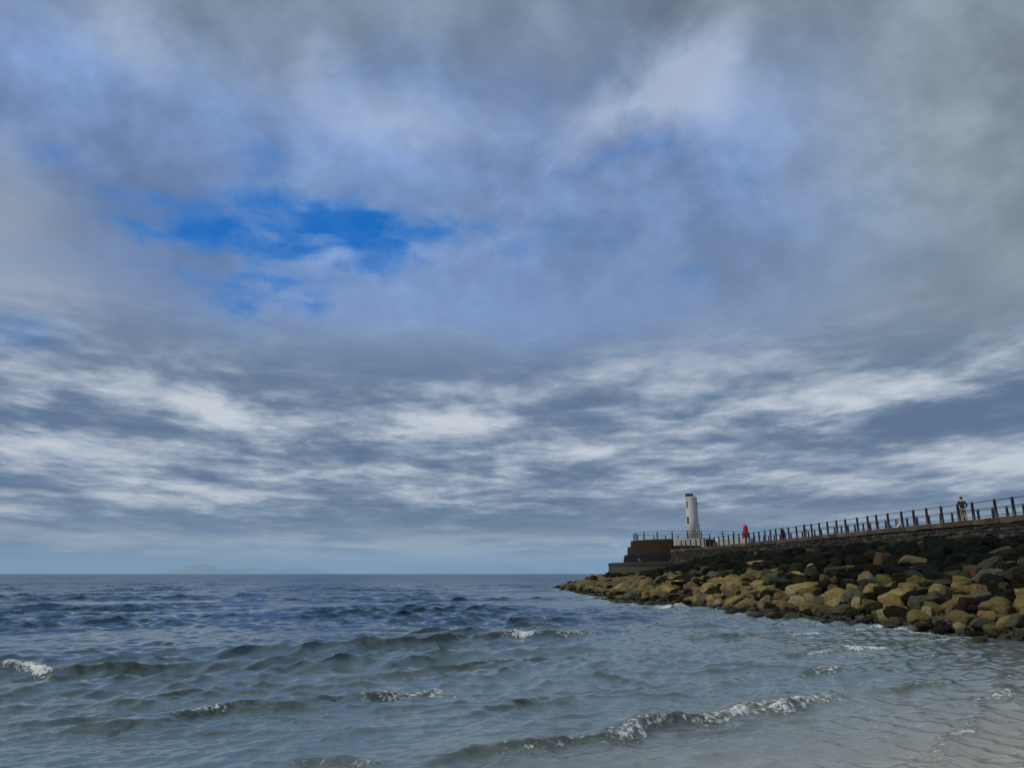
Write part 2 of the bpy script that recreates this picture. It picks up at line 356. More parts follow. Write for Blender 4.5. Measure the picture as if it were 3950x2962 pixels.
def build_water():
    rng = np.random.default_rng(3)
    azs = np.concatenate([np.arange(-100, -43, .8), np.arange(-43, 43, .058), np.arange(43, 101, .8)])
    d = np.concatenate([[.16, .25, .4], np.arange(.6, 232, .4), np.arange(233, 420, 3)])
    rr_ = [3.9]
    while rr_[-1] < 7000:
        q_ = rr_[-1]; rr_.append(q_+max(.012, min(q_*q_*.4/(739*EYE), .0042*q_)) if q_ > 7.2 else q_+.12)
    dist = np.array(rr_[::-1])
    A_, Dm = np.meshgrid(np.radians(azs), dist)
    Dm = Dm/np.maximum(np.cos(A_), .35)          # rows run straight across like the horizon
    Dm = np.minimum(Dm, 9000)
    Xg = (Dm*np.sin(A_)).astype(np.float32); Yg = (Dm*np.cos(A_)).astype(np.float32)
    spac = np.maximum(.012, np.minimum(dist**2*.4/(739*EYE), .0042*dist))[:, None]*np.ones_like(Xg)
    Zg = np.zeros_like(Xg); DX = np.zeros_like(Xg); DY = np.zeros_like(Xg)
    q = .6*Xg-.8*Yg
    shallow = np.clip((q+32)/31, 0, 1)
    damp = 1.0-.62*np.clip((q+18)/11, 0, 1)      # the water calms towards the sand
    tx = np.array([poly_x(TOE[:20], float(v)) for v in np.linspace(-14, 105, 240)])
    xt = np.interp(Yg, np.linspace(-14, 105, 240), tx)
    dtoe = np.where(Yg < 110, xt-Xg, 50)
    shallow = np.maximum(shallow, .62*np.clip(1-dtoe/9.0, 0, 1))
    phi0 = math.atan2(-.8, .6)
    nw = 104
    lam = .15*(20/.15)**((np.arange(nw)+rng.random(nw))/nw)
    # slowly varying strength, so crests come and go in groups
    grp = np.zeros_like(Xg)
    for k in range(7):
        a = rng.uniform(0, 6.28); L = rng.uniform(7, 30)
        grp += np.sin((Xg*math.cos(a)+Yg*math.sin(a))*2*math.pi/L+rng.uniform(0, 6.28))
    grp = np.clip(1.0+grp*.22, .25, 1.9)
    far_k = 1.08+.5*np.clip((Dm-14)/26, 0, 1)
    near_k = (.12+.88*damp)*(1.0+.75*np.clip((30-Dm)/16, 0, 1))
    for L in lam:
        spread = R(11) if L > 3 else (R(22) if L > 1 else R(40))
        a = phi0+rng.normal()*spread
        sl = (.027 if L < .8 else .034) if L < 2.6 else (.017 if L < 5 else .006)
        k = 2*math.pi/L; amp = sl/k
        w_ = np.clip((L/spac-2.0)/2.0, 0, 1)
        ph = (Xg*math.cos(a)+Yg*math.sin(a))*k+rng.uniform(0, 6.28)
        am = amp*w_*(damp if L > .8 else near_k)*(grp if L > .6 else 1.0)*((far_k*1.25 if .25 < L < 1.3 else far_k) if L < 3 else 1.0)
        Zg += (am*np.cos(ph)).astype(np.float32)
        ch = am*1.25*np.sin(ph)
        DX -= (math.cos(a)*ch).astype(np.float32); DY -= (math.sin(a)*ch).astype(np.float32)
    foam = np.zeros_like(Xg); steep = np.zeros_like(Xg)
    # individual crests: photo-measured points carried onto the water, height in metres, foam 0..1
    CR = [
     ([(1480, 3010), (1692, 2952), (1768, 2933), (2020, 2888), (2186, 2880), (2376, 2851), (2503, 2811), (2693, 2785), (2803, 2770), (3056, 2728), (3221, 2688), (3290, 2705)], .17, [(.1, 0), (.3, .5), (.42, .8), (.5, .35), (.6, .85), (.68, 1), (.76, .9), (.84, .75), (.93, 1)]),
     ([(-160, 2600), (0, 2592), (136, 2592), (240, 2606), (330, 2585), (470, 2583), (700, 2568), (880, 2560)], .13, [(0, 1), (.1, 1), (.24, 1.2), (.31, 1), (.34, .0), (1, 0)]),
     ([(390, 2703), (560, 2690), (740, 2668), (850, 2650), (970, 2634), (1080, 2650)], .15, [(.5, 0), (.66, .7), (.85, .75), (.9, 0)]),
     ([(560, 2800), (660, 2775), (750, 2755), (880, 2735), (1050, 2732), (1200, 2715)], .17, [(.1, 0), (.22, .75), (.48, .6), (.55, 0), (1, 0)]),
     ([(200, 2830), (405, 2818), (506, 2802), (620, 2806)], .09, [(0, 0)]),
     ([(240, 2528), (350, 2526), (420, 2530)], .10, [(0, 0)]), ([(150, 2370), (230, 2366), (310, 2372)], .14, [(0, 0)]),
     ([(430, 2428), (600, 2412), (680, 2409), (790, 2418)], .14, [(0, 0)]), ([(930, 2422), (1076, 2420), (1120, 2428)], .12, [(0, 0)]),
     ([(560, 2490), (620, 2482), (700, 2490)], .12, [(0, 0)]),
     ([(1150, 2474), (1300, 2463), (1490, 2446), (1630, 2446), (1756, 2427), (1930, 2415), (2040, 2412)], .19, [(0, 0), (.5, 0), (.58, .4), (.68, .7), (.75, .1), (1, 0)]),
     ([(1260, 2520), (1440, 2499), (1700, 2482), (1830, 2470), (1920, 2462), (1996, 2460), (2110, 2454), (2230, 2447), (2313, 2438), (2446, 2430)], .18, [(0, 0), (.5, .1), (.55, 1.1), (.62, 1.1), (.65, .1), (.72, .7), (.82, .7), (.86, 0)]),
     ([(1990, 2412), (2100, 2404), (2190, 2403)], .13, [(0, .2), (.8, .4)]), ([(2220, 2362), (2300, 2354), (2400, 2353)], .18, [(0, 0)]),
     ([(1500, 2590), (1680, 2576), (1775, 2563), (1870, 2553), (2060, 2533), (2186, 2535), (2300, 2545)], .11, [(0, 0)]),
     ([(1180, 2712), (1300, 2705), (1440, 2689), (1566, 2676), (1705, 2662), (1730, 2668)], .16, [(0, 0), (.3, .2), (.5, .7), (.7, .6), (.95, .9)]),
     ([(1780, 2760), (1890, 2737), (2060, 2697), (2090, 2692), (2180, 2712)], .14, [(0, 0)]),
     ([(2280, 2598), (2338, 2600), (2470, 2616)], .08, [(0, 0)]), ([(2200, 2662), (2270, 2657), (2370, 2664)], .08, [(0, 0)]),
     ([(1100, 2948), (1230, 2946), (1380, 2952), (1500, 2965)], .08, [(0, .1), (.5, .5), (1, .2)]),
     ([(2640, 2472), (2710, 2462), (2803, 2455), (2870, 2460), (2930, 2476)], .20, [(0, 0)]),
     ([(2960, 2450), (3040, 2446), (3120, 2444), (3200, 2444)], .12, [(0, .1), (.5, .8), (.9, 1.0)]),
     ([(3180, 2432), (3234, 2428), (3341, 2424), (3430, 2414)], .13, [(0, .1), (.4, .7), (.8, 1.2), (1, 1)]),
     ([(2940, 2524), (3030, 2526), (3120, 2522), (3200, 2514), (3278, 2503), (3398, 2500), (3470, 2490)], .12, [(0, .2), (.3, .65), (.5, .8), (.7, 1.1), (.82, 1.1), (.88, .3)]),
     ([(3350, 2556), (3470, 2556), (3560, 2549), (3626, 2536), (3721, 2518), (3740, 2524)], .085, [(0, 0), (.3, .2), (.6, .8), (.8, .7), (.95, .4)]),
     ([(3520, 2480), (3600, 2472), (3680, 2456)], .05, [(0, .5), (.6, .8)]),
     ([(3020, 2618), (3080, 2612), (3145, 2600), (3221, 2582), (3270, 2590), (3350, 2604)], .12, [(0, .1), (.4, .7), (.6, .6), (.7, 0)]),
     ([(2680, 2570), (2760, 2560), (2850, 2556), (2940, 2552)], .08, [(0, 0)]),
     ([(3360, 2670), (3450, 2664), (3563, 2652), (3640, 2640), (3665, 2645)], .085, [(0, .1), (.5, .3), (.9, .5)]),
     ([(3840, 2632), (3890, 2614), (3960, 2588), (4050, 2570)], .07, [(0, .3), (.5, .6), (1, .5)]),
     ([(3690, 2716), (3760, 2704), (3816, 2690), (3870, 2674), (3930, 2662), (4000, 2665)], .095, [(0, .35), (.3, .8), (.5, .9), (.8, .4)]),
     ([(3660, 2690), (3715, 2712), (3760, 2745), (3768, 2785), (3738, 2828), (3690, 2856), (3640, 2890), (3606, 2925), (3640, 2990)], .075, [(0, .2), (.4, .6), (.55, .75), (.7, .5), (1, .5)]),
    ]
    rr = random.Random(5)
    for _ in range(46):                          # further small crests over the open water
        px = rr.uniform(-100, 3000); py = 2380+rr.random()**1.2*480
        if px > 2100 and py < 2390: continue
        L = rr.uniform(120, 420); sl = rr.uniform(-.14, .0)
        CR.append(([(px-L, py-sl*L), (px, py), (px+L, py+sl*L*rr.uniform(.4, 1.2))], rr.uniform(.03, .06), [(0, 0)]))
    for pts, amp, fl in CR:
        W = np.array([on_water(*p) for p in pts])
        cum = np.concatenate([[0], np.cumsum(np.hypot(*np.diff(W, axis=0).T))]); tot = cum[-1]
        n = max(12, int(tot/.25)); uu = np.linspace(0, tot, n)
        Wp = np.stack([np.interp(uu, cum, W[:, 0]), np.interp(uu, cum, W[:, 1])], 1)
        Wp[1:-1] = (Wp[:-2]+Wp[1:-1]+Wp[2:])/3
        wb = 3.0*amp+.12; wf = 1.0*amp+.035; amp = amp*(1.0 if pts[0][1] > 2500 else .8)
        lo = Wp.min(0)-wb*3; hi = Wp.max(0)+wb*3
        sel = (Xg > lo[0]) & (Xg < hi[0]) & (Yg > lo[1]) & (Yg < hi[1])
        if not sel.any(): continue
        Q = np.stack([Xg[sel], Yg[sel]], 1).astype(float)
        # ragged crest line
        jit = .07*np.sin(Q[:, 0]*3.1+Q[:, 1]*1.7)+.05*np.sin(Q[:, 0]*7.3-Q[:, 1]*4.1)+.03*np.sin(Q[:, 0]*15.1+Q[:, 1]*9.7)
        bd = np.full(len(Q), 1e9); bs = np.zeros(len(Q)); bu = np.zeros(len(Q))
        for i in range(n-1):
            a, b = Wp[i], Wp[i+1]; ab = b-a; l2 = ab@ab
            if l2 < 1e-9: continue
            t = np.clip(((Q-a)@ab)/l2, 0, 1); e = Q-(a+t[:, None]*ab); dd = np.hypot(e[:, 0], e[:, 1])
            m_ = dd < bd
            cr = (ab[0]*(Q[:, 1]-a[1])-ab[1]*(Q[:, 0]-a[0]))/math.sqrt(l2)
            bd[m_] = dd[m_]; bs[m_] = np.where(cr < 0, dd, -dd)[m_]; bu[m_] = ((uu[i]+t*(uu[i+1]-uu[i]))/tot)[m_]
        s = bs+jit*min(1.0, amp*8)
        tap = np.sin(np.pi*np.clip(bu*.96+.02, 0, 1))**.55
        hmod = tap*(.82+.18*np.sin(bu*tot*2.3+pts[0][0]))*np.exp(-(np.maximum(bd-np.abs(bs), 0)))
        prof = np.where(s < 0, np.exp(-(s/wb)**2), np.exp(-(s/wf)**2))
        Zg[sel] = Zg[sel]*(1-.15*prof*tap)+amp*prof*hmod
        trough = np.exp(-((s-wf*2.6)/(wf*1.8))**2)
        Zg[sel] -= amp*.22*trough*hmod
        fu = np.interp(bu, [f[0] for f in fl], [f[1] for f in fl])
        fz = np.where(s < 0, np.exp(-(s/(wf*.8))**2), np.exp(-(s/(wf*1.5))**4))*(.72+.3*np.sin(bu*tot*5.1+1)*np.sin(bu*tot*2.2))
        foam[sel] = np.maximum(foam[sel], np.clip(fu*fz*np.minimum(tap*1.6, 1), 0, 1.2))
        face = np.where(s < 0, np.exp(-(s/(wf*.9))**2), np.exp(-(s/(wf*1.9))**2))*tap
        steep[sel] = np.maximum(steep[sel], face*min(1, amp/.12)*.9)
    # small breaking water along the rocks
    fr = np.exp(-((dtoe-.35)/.5)**2)*(.35+.35*np.sin(Yg*.9)+.25*np.sin(Yg*2.3+1))*(Yg > 18)*(Yg < 108)
    sp = np.hypot((Xg-on_water(2600, 2350)[0])/1.1, (Yg-on_water(2600, 2350)[1])/1.6)
    foam = np.maximum(foam, np.clip(fr, 0, .62)); foam = np.maximum(foam, 1.1*np.exp(-sp**2)); Zg += .22*np.exp(-(sp*1.3)**2)
    rn = (np.sin(Xg*23+Yg*11)+np.sin(Xg*37-Yg*29)+np.sin(Xg*13+Yg*41))/3
    Zg += np.clip(foam, 0, 1)*rn*.022
    steep *= np.clip(.35+.65*np.clip((q+40)/20, 0, 1), 0, 1)
    co = np.stack([Xg+DX, Yg+DY, Zg], -1).reshape(-1, 3).astype(np.float32)
    nr, nc = Xg.shape
    me = bpy.data.meshes.new('water'); me.vertices.add(nr*nc); me.vertices.foreach_set('co', co.ravel())
    i, j = np.meshgrid(np.arange(nr-1), np.arange(nc-1), indexing='ij'); b = (i*nc+j).ravel()
    quads = np.stack([b, b+nc, b+nc+1, b+1], 1).astype(np.int32)
    nq = len(quads); me.loops.add(nq*4); me.loops.foreach_set('vertex_index', quads.ravel())
    me.polygons.add(nq); me.polygons.foreach_set('loop_start', np.arange(0, nq*4, 4, dtype=np.int32))
    me.polygons.foreach_set('loop_total', np.full(nq, 4, dtype=np.int32)); me.polygons.foreach_set('use_smooth', np.ones(nq, dtype=bool))
    me.update(calc_edges=True); me.validate()
    for nm, arr in (('foam', foam), ('shallow', shallow), ('steep', steep)):
        at = me.attributes.new(nm, 'FLOAT', 'POINT'); at.data.foreach_set('value', arr.astype(np.float32).ravel())
    me.materials.append(water_material())
    o = bpy.data.objects.new('water', me); COL.objects.link(o)
    tag(o, 'choppy grey-blue sea with small breaking wavelets reaching to the horizon', kind='structure')
    return o
if not globals().get('SKIP_WATER'): build_water()

# ------------------------------------------------------------------ seabed, embankment core
SANDM = plain('wet_sand', (.13, .115, .09), .5, .2, 1.2, .3, 12)
def build_ground():
    n = 90; xs = np.linspace(-260, 300, n); ys = np.linspace(-200, 420, n); v = []; f = []
    for yv in ys:
        for xv in xs:
            q = .6*xv-.8*yv; z = min(1.6, (q+2.5)*.07) if q > -2.5 else (q+2.5)*.06
            v.append((xv, yv, max(z, -3.5)+.03*math.sin(xv*.3)*math.cos(yv*.2)))
    for i in range(n-1):
        for j in range(n-1): f.append((i*n+j, i*n+j+1, (i+1)*n+j+1, (i+1)*n+j))
    o = mesh_obj('beach', v, f, SANDM, smooth=True); tag(o, 'wet sand beach sloping into the sea', kind='structure')
build_ground()
CORE = plain('gap_shade_rubble', (.008, .008, .0075), .9, .4, 2.0, .5, 6)  # near-black so the shade in the gaps between boulders is in its colour
def build_bank():
    ys = np.arange(-14, 131.1, .7); us = np.linspace(-.35, 1.06, 40); v = []; f = []
    xl = [poly_x(TOE[:20], y) if y < 105 else 5.0 for y in ys]
    P = []
    for y, x0 in zip(ys, xl):
        x1 = poly_x(NEAR, y) if y < 106 else 26.0
        for u in us: P.append((x0+(x1-x0)*u, y))
    P = np.array(P); z = bank_z(P)-.8
    for (x, y), zz_ in zip(P, z): v.append((x, y, float(zz_)+.12*mnoise.noise((x*.9, y*.9, 0))))
    m = len(us)
    for i in range(len(ys)-1):
        for j in range(m-1): f.append((i*m+j, i*m+j+1, (i+1)*m+j+1, (i+1)*m+j))
    o = mesh_obj('embankment', v, f, CORE, smooth=True); tag(o, 'rubble core of the sloping rock bank under the pier, coloured black as gap shade', kind='structure')
build_bank()

# ------------------------------------------------------------------ boulders
def rock_mesh(seed, sub, elong=(1, 1, 1), planes=13, soft=14.0, rough=.05):
    rg = random.Random(seed); bm = bmesh.new(); bmesh.ops.create_icosphere(bm, subdivisions=sub, radius=1.0)
    J_ = lambda a, k: (Vector(a)+Vector((rg.gauss(0, k), rg.gauss(0, k), rg.gauss(0, k)))).normalized()
    N = [(J_(a, .26), rg.uniform(.58, .86)) for a in ((1, 0, 0), (-1, 0, 0), (0, 1, 0), (0, -1, 0), (0, 0, 1), (0, 0, -1))]
    N += [(J_((0, 0, 0), 1), rg.uniform(.68, .95)) for _ in range(planes-6)]
    off = Vector((seed*3.7, seed*1.3, seed*.9))
    for vt in bm.verts:
        d = vt.co.normalized(); acc = 1.08**-soft
        for nrm, h in N:
            k = d.dot(nrm)
            if k > .05: acc += (h/k)**-soft
        r = acc**(-1/soft)
        p = d*r
        r += rough*1.4*mnoise.noise(p*1.6+off)+rough*.9*mnoise.noise(p*4+off)+(rough*.5*mnoise.noise(p*9+off) if sub > 2 else 0)
        vt.co = Vector((d.x*r*elong[0], d.y*r*elong[1], d.z*r*elong[2]))
    me = bpy.data.meshes.new('boulder'); bm.to_mesh(me); bm.free()
    me.polygons.foreach_set('use_smooth', [True]*len(me.polygons))
    return me
def rock_mat(name, cols, algae=0.0, algae_col=(.10, .13, .02), pits=0.0, rough=.8, lichen=0.0, spec=.3):
    m, nt, p = new_mat(name)
    ob = nt.tc('Object'); pos = nt.geo(); rnd = nt.oinfo('Random'); x, y, z = nt.sep(pos)
    sh = nt.vmath('ADD', ob, nt.comb(rnd*37.0, rnd*11.0, rnd*71.0))
    n = nt.noise(sh, 1.3, 6, .62, .3); n2 = nt.noise(sh, 5.0, 6, .68)
    c = nt.mix(nt.step(n, .32, .68), cols[0], cols[1])
    c = nt.mix(nt.step(n2, .42, .75)*.55, c, cols[2])
    v = nt.step(rnd, 0, 1, .52, 1.25); c = nt.mix(1.0, c, nt.comb(v, v*.98, v*.95), 'MULTIPLY')
    if pits:
        d = nt.voro(nt.vmath('ADD', sh, nt.vmath('SCALE', nt.noise(sh, 3, 3, .6, out='Color'), .3)), 3.6)
        c = nt.mix(nt.step(d, .20, .08)*pits, c, (.018, .015, .008, 1))
    cr = nt.math('ABSOLUTE', nt.noise(sh, 2.1, 5, .6, 1.2)-.5); c = nt.mix(nt.step(cr, .02, .0)*.65, c, (.02, .018, .012, 1))
    if algae:
        nx, ny, nz = nt.sep(nt.geo('Normal'))
        a = nt.step(nt.noise(sh, .9, 4, .6)+nz*.12, .56-algae*.22, .68-algae*.18)
        c = nt.mix(a*min(1, algae+.25), c, (*algae_col, 1))
    if lichen: c = nt.mix(nt.step(nt.noise(sh, 2.6, 5, .7), .6, .68)*lichen, c, (.36, .38, .26, 1))
    wet = nt.step(z+(nt.noise(pos, 1.5, 3, .6)-.5)*.5, .50, .12)           # wet and weedy next to the water
    c = nt.mix(wet*.72, c, (.022, .024, .014, 1))
    nt.put(p.inputs['Base Color'], c); nt.put(p.inputs['Roughness'], nt.math('SUBTRACT', rough, wet*.45))
    p.inputs['Specular IOR Level'].default_value = spec
    nt.put(p.inputs['Normal'], nt.bump(n*.6+n2*.6+nt.noise(sh, 17, 5, .7)*.3, 1.0, .22))
    return m
RM = {
 'tan': rock_mat('tan_sandstone', ((.22, .16, .054, 1), (.31, .235, .092, 1), (.13, .096, .034, 1)), .02, (.12, .105, .028), .85),
 'ochre': rock_mat('ochre_sandstone', ((.17, .12, .038, 1), (.24, .175, .062, 1), (.085, .062, .026, 1)), .22, (.125, .115, .018), .6),
 'pale': rock_mat('pale_sandstone', ((.25, .205, .10, 1), (.34, .285, .16, 1), (.155, .12, .06, 1)), 0, pits=.7),
 'grey': rock_mat('grey_stone', ((.060, .058, .042, 1), (.095, .088, .060, 1), (.035, .034, .028, 1)), .2, (.08, .085, .02), .3),
 'dark': rock_mat('black_basalt', ((.0065, .0072, .0075, 1), (.014, .015, .015, 1), (.004, .0042, .0045, 1)), .12, (.012, .022, .012), 0, .9, .06, .03),
 'darkbrown': rock_mat('dark_brown_stone', ((.018, .013, .008, 1), (.032, .022, .012, 1), (.009, .0075, .006, 1)), .15, (.030, .036, .008), .2, .9, .10, .05),
 'algae': rock_mat('green_weeded_stone', ((.06, .055, .022, 1), (.09, .08, .032, 1), (.03, .03, .014, 1)), .55, (.095, .115, .010), .3, .8),
 'moss': rock_mat('dark_green_stone', ((.025, .028, .016, 1), (.04, .042, .022, 1), (.014, .016, .01, 1)), .5, (.035, .050, .008), .1, .85),
 'yellow': rock_mat('yellow_lichened_stone', ((.17, .15, .035, 1), (.24, .22, .055, 1), (.09, .08, .03, 1)), .5, (.16, .17, .02), .2),
 'red': rock_mat('red_brown_stone', ((.085, .045, .022, 1), (.13, .072, .036, 1), (.045, .028, .016, 1)), .1, pits=.3),
}
HI = [rock_mesh(100+i, 4, ((1.0, .82, .66), (1.15, .8, .6), (1, .9, .8), (1.25, .75, .5), (.95, .9, .72), (1.35, .7, .42))[i % 6], 9+i % 4, (60, 110, 170)[i % 3], (.06, .10, .08)[i % 3]) for i in range(18)]
LO = [rock_mesh(200+i, 2, ((1.0, .82, .66), (1.2, .8, .55), (1, .9, .75))[i % 3], 9, 60, .05) for i in range(9)]
LOV = []
for me in LO:
    a = np.empty(len(me.vertices)*3, dtype=np.float32); me.vertices.foreach_get('co', a)
    LOV.append((a.reshape(-1, 3), np.array([p.vertices[:] for p in me.polygons], dtype=np.int32)))
def rock_obj(kind, p, dims, rot, seed, label=None, group=None, mesh=None):
    src = HI[mesh if mesh is not None else seed % len(HI)]
    o = bpy.data.objects.new('boulder', src); COL.objects.link(o)
    if not src.materials: src.materials.append(None)
    o.material_slots[0].link = 'OBJECT'; o.material_slots[0].material = RM[kind]
    o.location = p; o.scale = dims; o.rotation_euler = rot
    tag(o, label, 'boulder', group)
    return o
def bank_hit(px, py):
    """where the sight line through a photo point meets the bank"""
    x, y, z = ray(px, py); t = np.arange(16, 125, .1)
    Pn = np.stack([x*t, y*t], 1); zb = bank_z(Pn)+.25; hit = np.nonzero(EYE+z*t < np.maximum(zb, 0.02))[0]
    k = hit[0] if len(hit) else int(np.argmin(np.abs(EYE+z*t-zb)))
    return Pn[k, 0], Pn[k, 1], float(max(zb[k], 0.02)), float(t[k])
def Z3(a, b, wd, ht): return (3350+.3859*a, 1860+.3859*b, .3859*wd, .3859*ht)
def Z2(a, b, wd, ht): return (2820+.3254*a, 1860+.3254*b, .3254*wd, .3254*ht)
def Z1(a, b, wd, ht): return (2120+.3617*a, 1860+.3617*b, .3617*wd, .3617*ht)
HERO = [
 (Z3(145, 770, 160, 170), 'red', 0, 'orange-brown boulder standing upright on the black rocks, below the two seated people'),
 (Z3(490, 785, 350, 110), 'pale', 3, 'long flat slab with a pale ridged top lying on the black rocks'),
 (Z3(280, 855, 85, 50), 'yellow', 1, 'small yellow-green stone among the black rocks left of the ridged slab'),
 (Z3(480, 855, 120, 65), 'algae', 4, 'bright green stone tucked under the pale ridged slab'),
 (Z3(800, 860, 75, 45), 'yellow', 2, 'small orange and yellow stone on the black rocks below the walking man'),
 (Z3(1075, 890, 200, 125), 'red', 5, 'broad reddish-brown boulder high in the black rocks right of the walking man'),
 (Z3(1545, 800, 110, 100), 'yellow', 6, 'yellow-green boulder at the right edge of the picture, high on the bank'),
 (Z3(1400, 810, 130, 55), 'pale', 9, 'low black-hearted stone with a pale green rim near the right edge'),
 (Z3(430, 1060, 290, 140), 'ochre', 1, 'broad boulder with a yellow-green top and a mossy underside, in the middle of the bank'),
 (Z3(600, 1040, 120, 120), 'darkbrown', 7, 'dark brown boulder wedged against the broad yellow-green one'),
 (Z3(735, 1110, 200, 220), 'tan', 8, 'tall tan boulder with a rounded top, largest upright stone on the bank'),
 (Z3(505, 1190, 190, 180), 'ochre', 10, 'round pitted ochre boulder left of the tall tan one'),
 (Z3(930, 990, 190, 130), 'ochre', 12, 'brown-gold boulder behind and above the tall tan one'),
 (Z3(990, 1065, 150, 130), 'tan', 14, 'pale gold boulder with a dark hole in its face'),
 (Z3(1110, 1085, 150, 160), 'ochre', 16, 'ochre boulder with two dark hollows, right of the one with a dark hole'),
 (Z3(1290, 1225, 370, 190), 'tan', 1, 'largest tan boulder, long and tilted, near the right edge'),
 (Z3(1180, 1300, 170, 90), 'tan', 3, 'low tan boulder propping up the long tilted one'),
 (Z3(610, 1290, 150, 140), 'pale', 0, 'pale block-shaped boulder with a flat front, just above the shore stones'),
 (Z3(720, 1290, 120, 90), 'ochre', 4, 'brown boulder leaning on the pale block'),
 (Z3(825, 1290, 110, 90), 'tan', 13, 'small squarish tan boulder right of the pale block'),
 (Z3(135, 1310, 175, 85), 'algae', 5, 'vivid green algae-covered boulder just above the shore stones'),
 (Z3(1110, 1575, 165, 95), 'yellow', 2, 'mustard yellow boulder standing alone at the edge of the water'),
 (Z3(740, 1470, 165, 85), 'dark', 9, 'wet black stone with a pale top where the wavelets end'),
 (Z3(925, 1455, 150, 120), 'pale', 15, 'pale grey pitted boulder at the waterline'),
 (Z3(1055, 1510, 170, 90), 'dark', 10, 'wet black boulder behind the mustard yellow one'),
 (Z3(350, 1490, 115, 50), 'pale', 11, 'flat pale stone awash in the shallows'),
 (Z3(550, 1430, 150, 85), 'darkbrown', 6, 'wet dark block with a tan top beside the end of a wave'),
 (Z3(1260, 1470, 200, 110), 'ochre', 7, 'olive-brown boulder at the waterline near the right edge'),
 (Z3(1000, 1210, 200, 150), 'darkbrown', 17, 'dark angular boulder between the tall tan one and the long tilted one'),
 (Z3(1375, 1040, 110, 110), 'red', 8, 'brown rounded boulder above the long tilted one'),
 (Z3(1520, 1110, 110, 120), 'tan', 12, 'tan boulder cut by the right edge of the picture'),
 (Z2(1400, 1020, 230, 110), 'algae', 13, 'pointed yellow-green boulder highest of the weeded ones, under the railing'),
 (Z2(1570, 990, 190, 60), 'yellow', 3, 'flat yellow-topped stone touching the pointed green boulder'),
 (Z2(370, 970, 310, 50), 'pale', 5, 'long flat pale slab on the black rocks below the lifebuoy'),
 (Z2(955, 985, 105, 60), 'pale', 2, 'small pale stone on the black rocks below the dark-coated person'),
 (Z2(1000, 820, 250, 80), 'grey', 9, 'grey-green flat-topped rock high against the masonry'),
 (Z2(1110, 1140, 110, 110), 'yellow', 16, 'two-toned stone, tan with one green side, above the pale point'),
 (Z2(1220, 1160, 110, 130), 'red', 14, 'upright rust-brown stone beside a deep black gap'),
 (Z2(420, 1270, 220, 130), 'tan', 0, 'bulky tan boulder in the lower bank below the lifebuoy'),
 (Z2(830, 1250, 330, 130), 'tan', 7, 'wide tan boulder with a long sloping top, below the dark-coated person'),
 (Z2(590, 1350, 190, 150), 'tan', 10, 'rounded tan boulder in front of and left of the wide sloping one'),
 (Z2(790, 1400, 220, 150), 'pale', 13, 'pale pointed boulder like a small pyramid'),
 (Z2(1115, 1355, 170, 110), 'tan', 4, 'smooth light tan boulder resting on the big brown-gold one'),
 (Z2(1255, 1380, 240, 200), 'tan', 16, 'big brown-gold boulder with a broken top left of a deep black gap'),
 (Z2(920, 1475, 230, 120), 'ochre', 12, 'brown slanting boulder in front of the pale pyramid'),
 (Z2(490, 1560, 170, 90), 'pale', 14, 'pale boulder dotted with dark holes, standing in the water'),
 (Z2(800, 1565, 80, 50), 'pale', 2, 'small round cream stone at the waterline'),
 (Z2(1630, 1470, 220, 70), 'tan', 5, 'flat tan slab lying over a dark hollow'),
 (Z2(235, 1560, 150, 60), 'pale', 3, 'flat speckled stone lying in the water'),
 (Z2(180, 1350, 170, 110), 'tan', 6, 'tan boulder left of the bulky one below the lifebuoy'),
 (Z2(1440, 1230, 330, 170), 'dark', 12, 'large black boulder in the middle of the bank, with a deep shadowed gap'),
 (Z1(200, 1115, 175, 80), 'ochre', 4, 'outermost boulder of the point, low and rounded'),
 (Z1(390, 1085, 200, 100), 'ochre', 7, 'dark olive boulder near the outer end of the point'),
 (Z1(440, 1030, 150, 70), 'moss', 10, 'mossy dark boulder behind the olive one at the point'),
 (Z1(600, 1250, 72, 52), 'ochre', 13, 'small rounded stone alone in the water off the point'),
 (Z1(1000, 1170, 180, 90), 'tan', 8, 'broad tan boulder below the grey concrete apron'),
 (Z1(1060, 1100, 80, 70), 'tan', 14, 'small rounded tan boulder above the broad one below the apron'),
 (Z1(1235, 1060, 190, 120), 'dark', 15, 'large black boulder among tan ones near the point'),
 (Z1(1570, 1240, 230, 110), 'tan', 1, 'long tan boulder low on the bank below the painted wall'),
 (Z1(1760, 1250, 190, 130), 'tan', 13, 'wedge-shaped tan boulder right of the long one'),
 (Z1(1830, 1080, 210, 140), 'tan', 11, 'high tan boulder pitted with dark holes, tilted up to the right'),
 (Z1(1400, 1000, 120, 60), 'algae', 0, 'green weeded boulder below the painted wall'),
 (Z1(2130, 1400, 130, 60), 'ochre', 5, 'low stone just off the waterline left of the speckled one'),
 (Z1(1880, 1330, 120, 70), 'yellow', 14, 'yellow-topped stone at the waterline below the lifebuoy'),
]
rocks = []                                    # x, y, radius of everything placed
def solve_hero():
    for k, ((px, py, wd, ht), kind, mi, label) in enumerate(HERO):
        x, y, z, t = bank_hit(px, py+ht*.15)
        sx = wd/FPX*t*.5*1.12; sz = max(ht/FPX*t*.5*1.15, sx*.3)
        me = HI[mi % 18]; bb = [max(abs(c[i]) for c in [v.co for v in me.vertices]) for i in range(3)]
        rg = random.Random(k)
        o = rock_obj(kind, (x, y, z-.05+sz*.15), (sx/bb[0], (sx*.85)/bb[1], sz/bb[2]), (rg.uniform(-.15, .15), rg.uniform(-.22, .22), rg.uniform(-.4, .4)), k, label, 'boulders of the rock bank', mi % 18)
        rocks.append((x, y, sx*.72))
solve_hero()
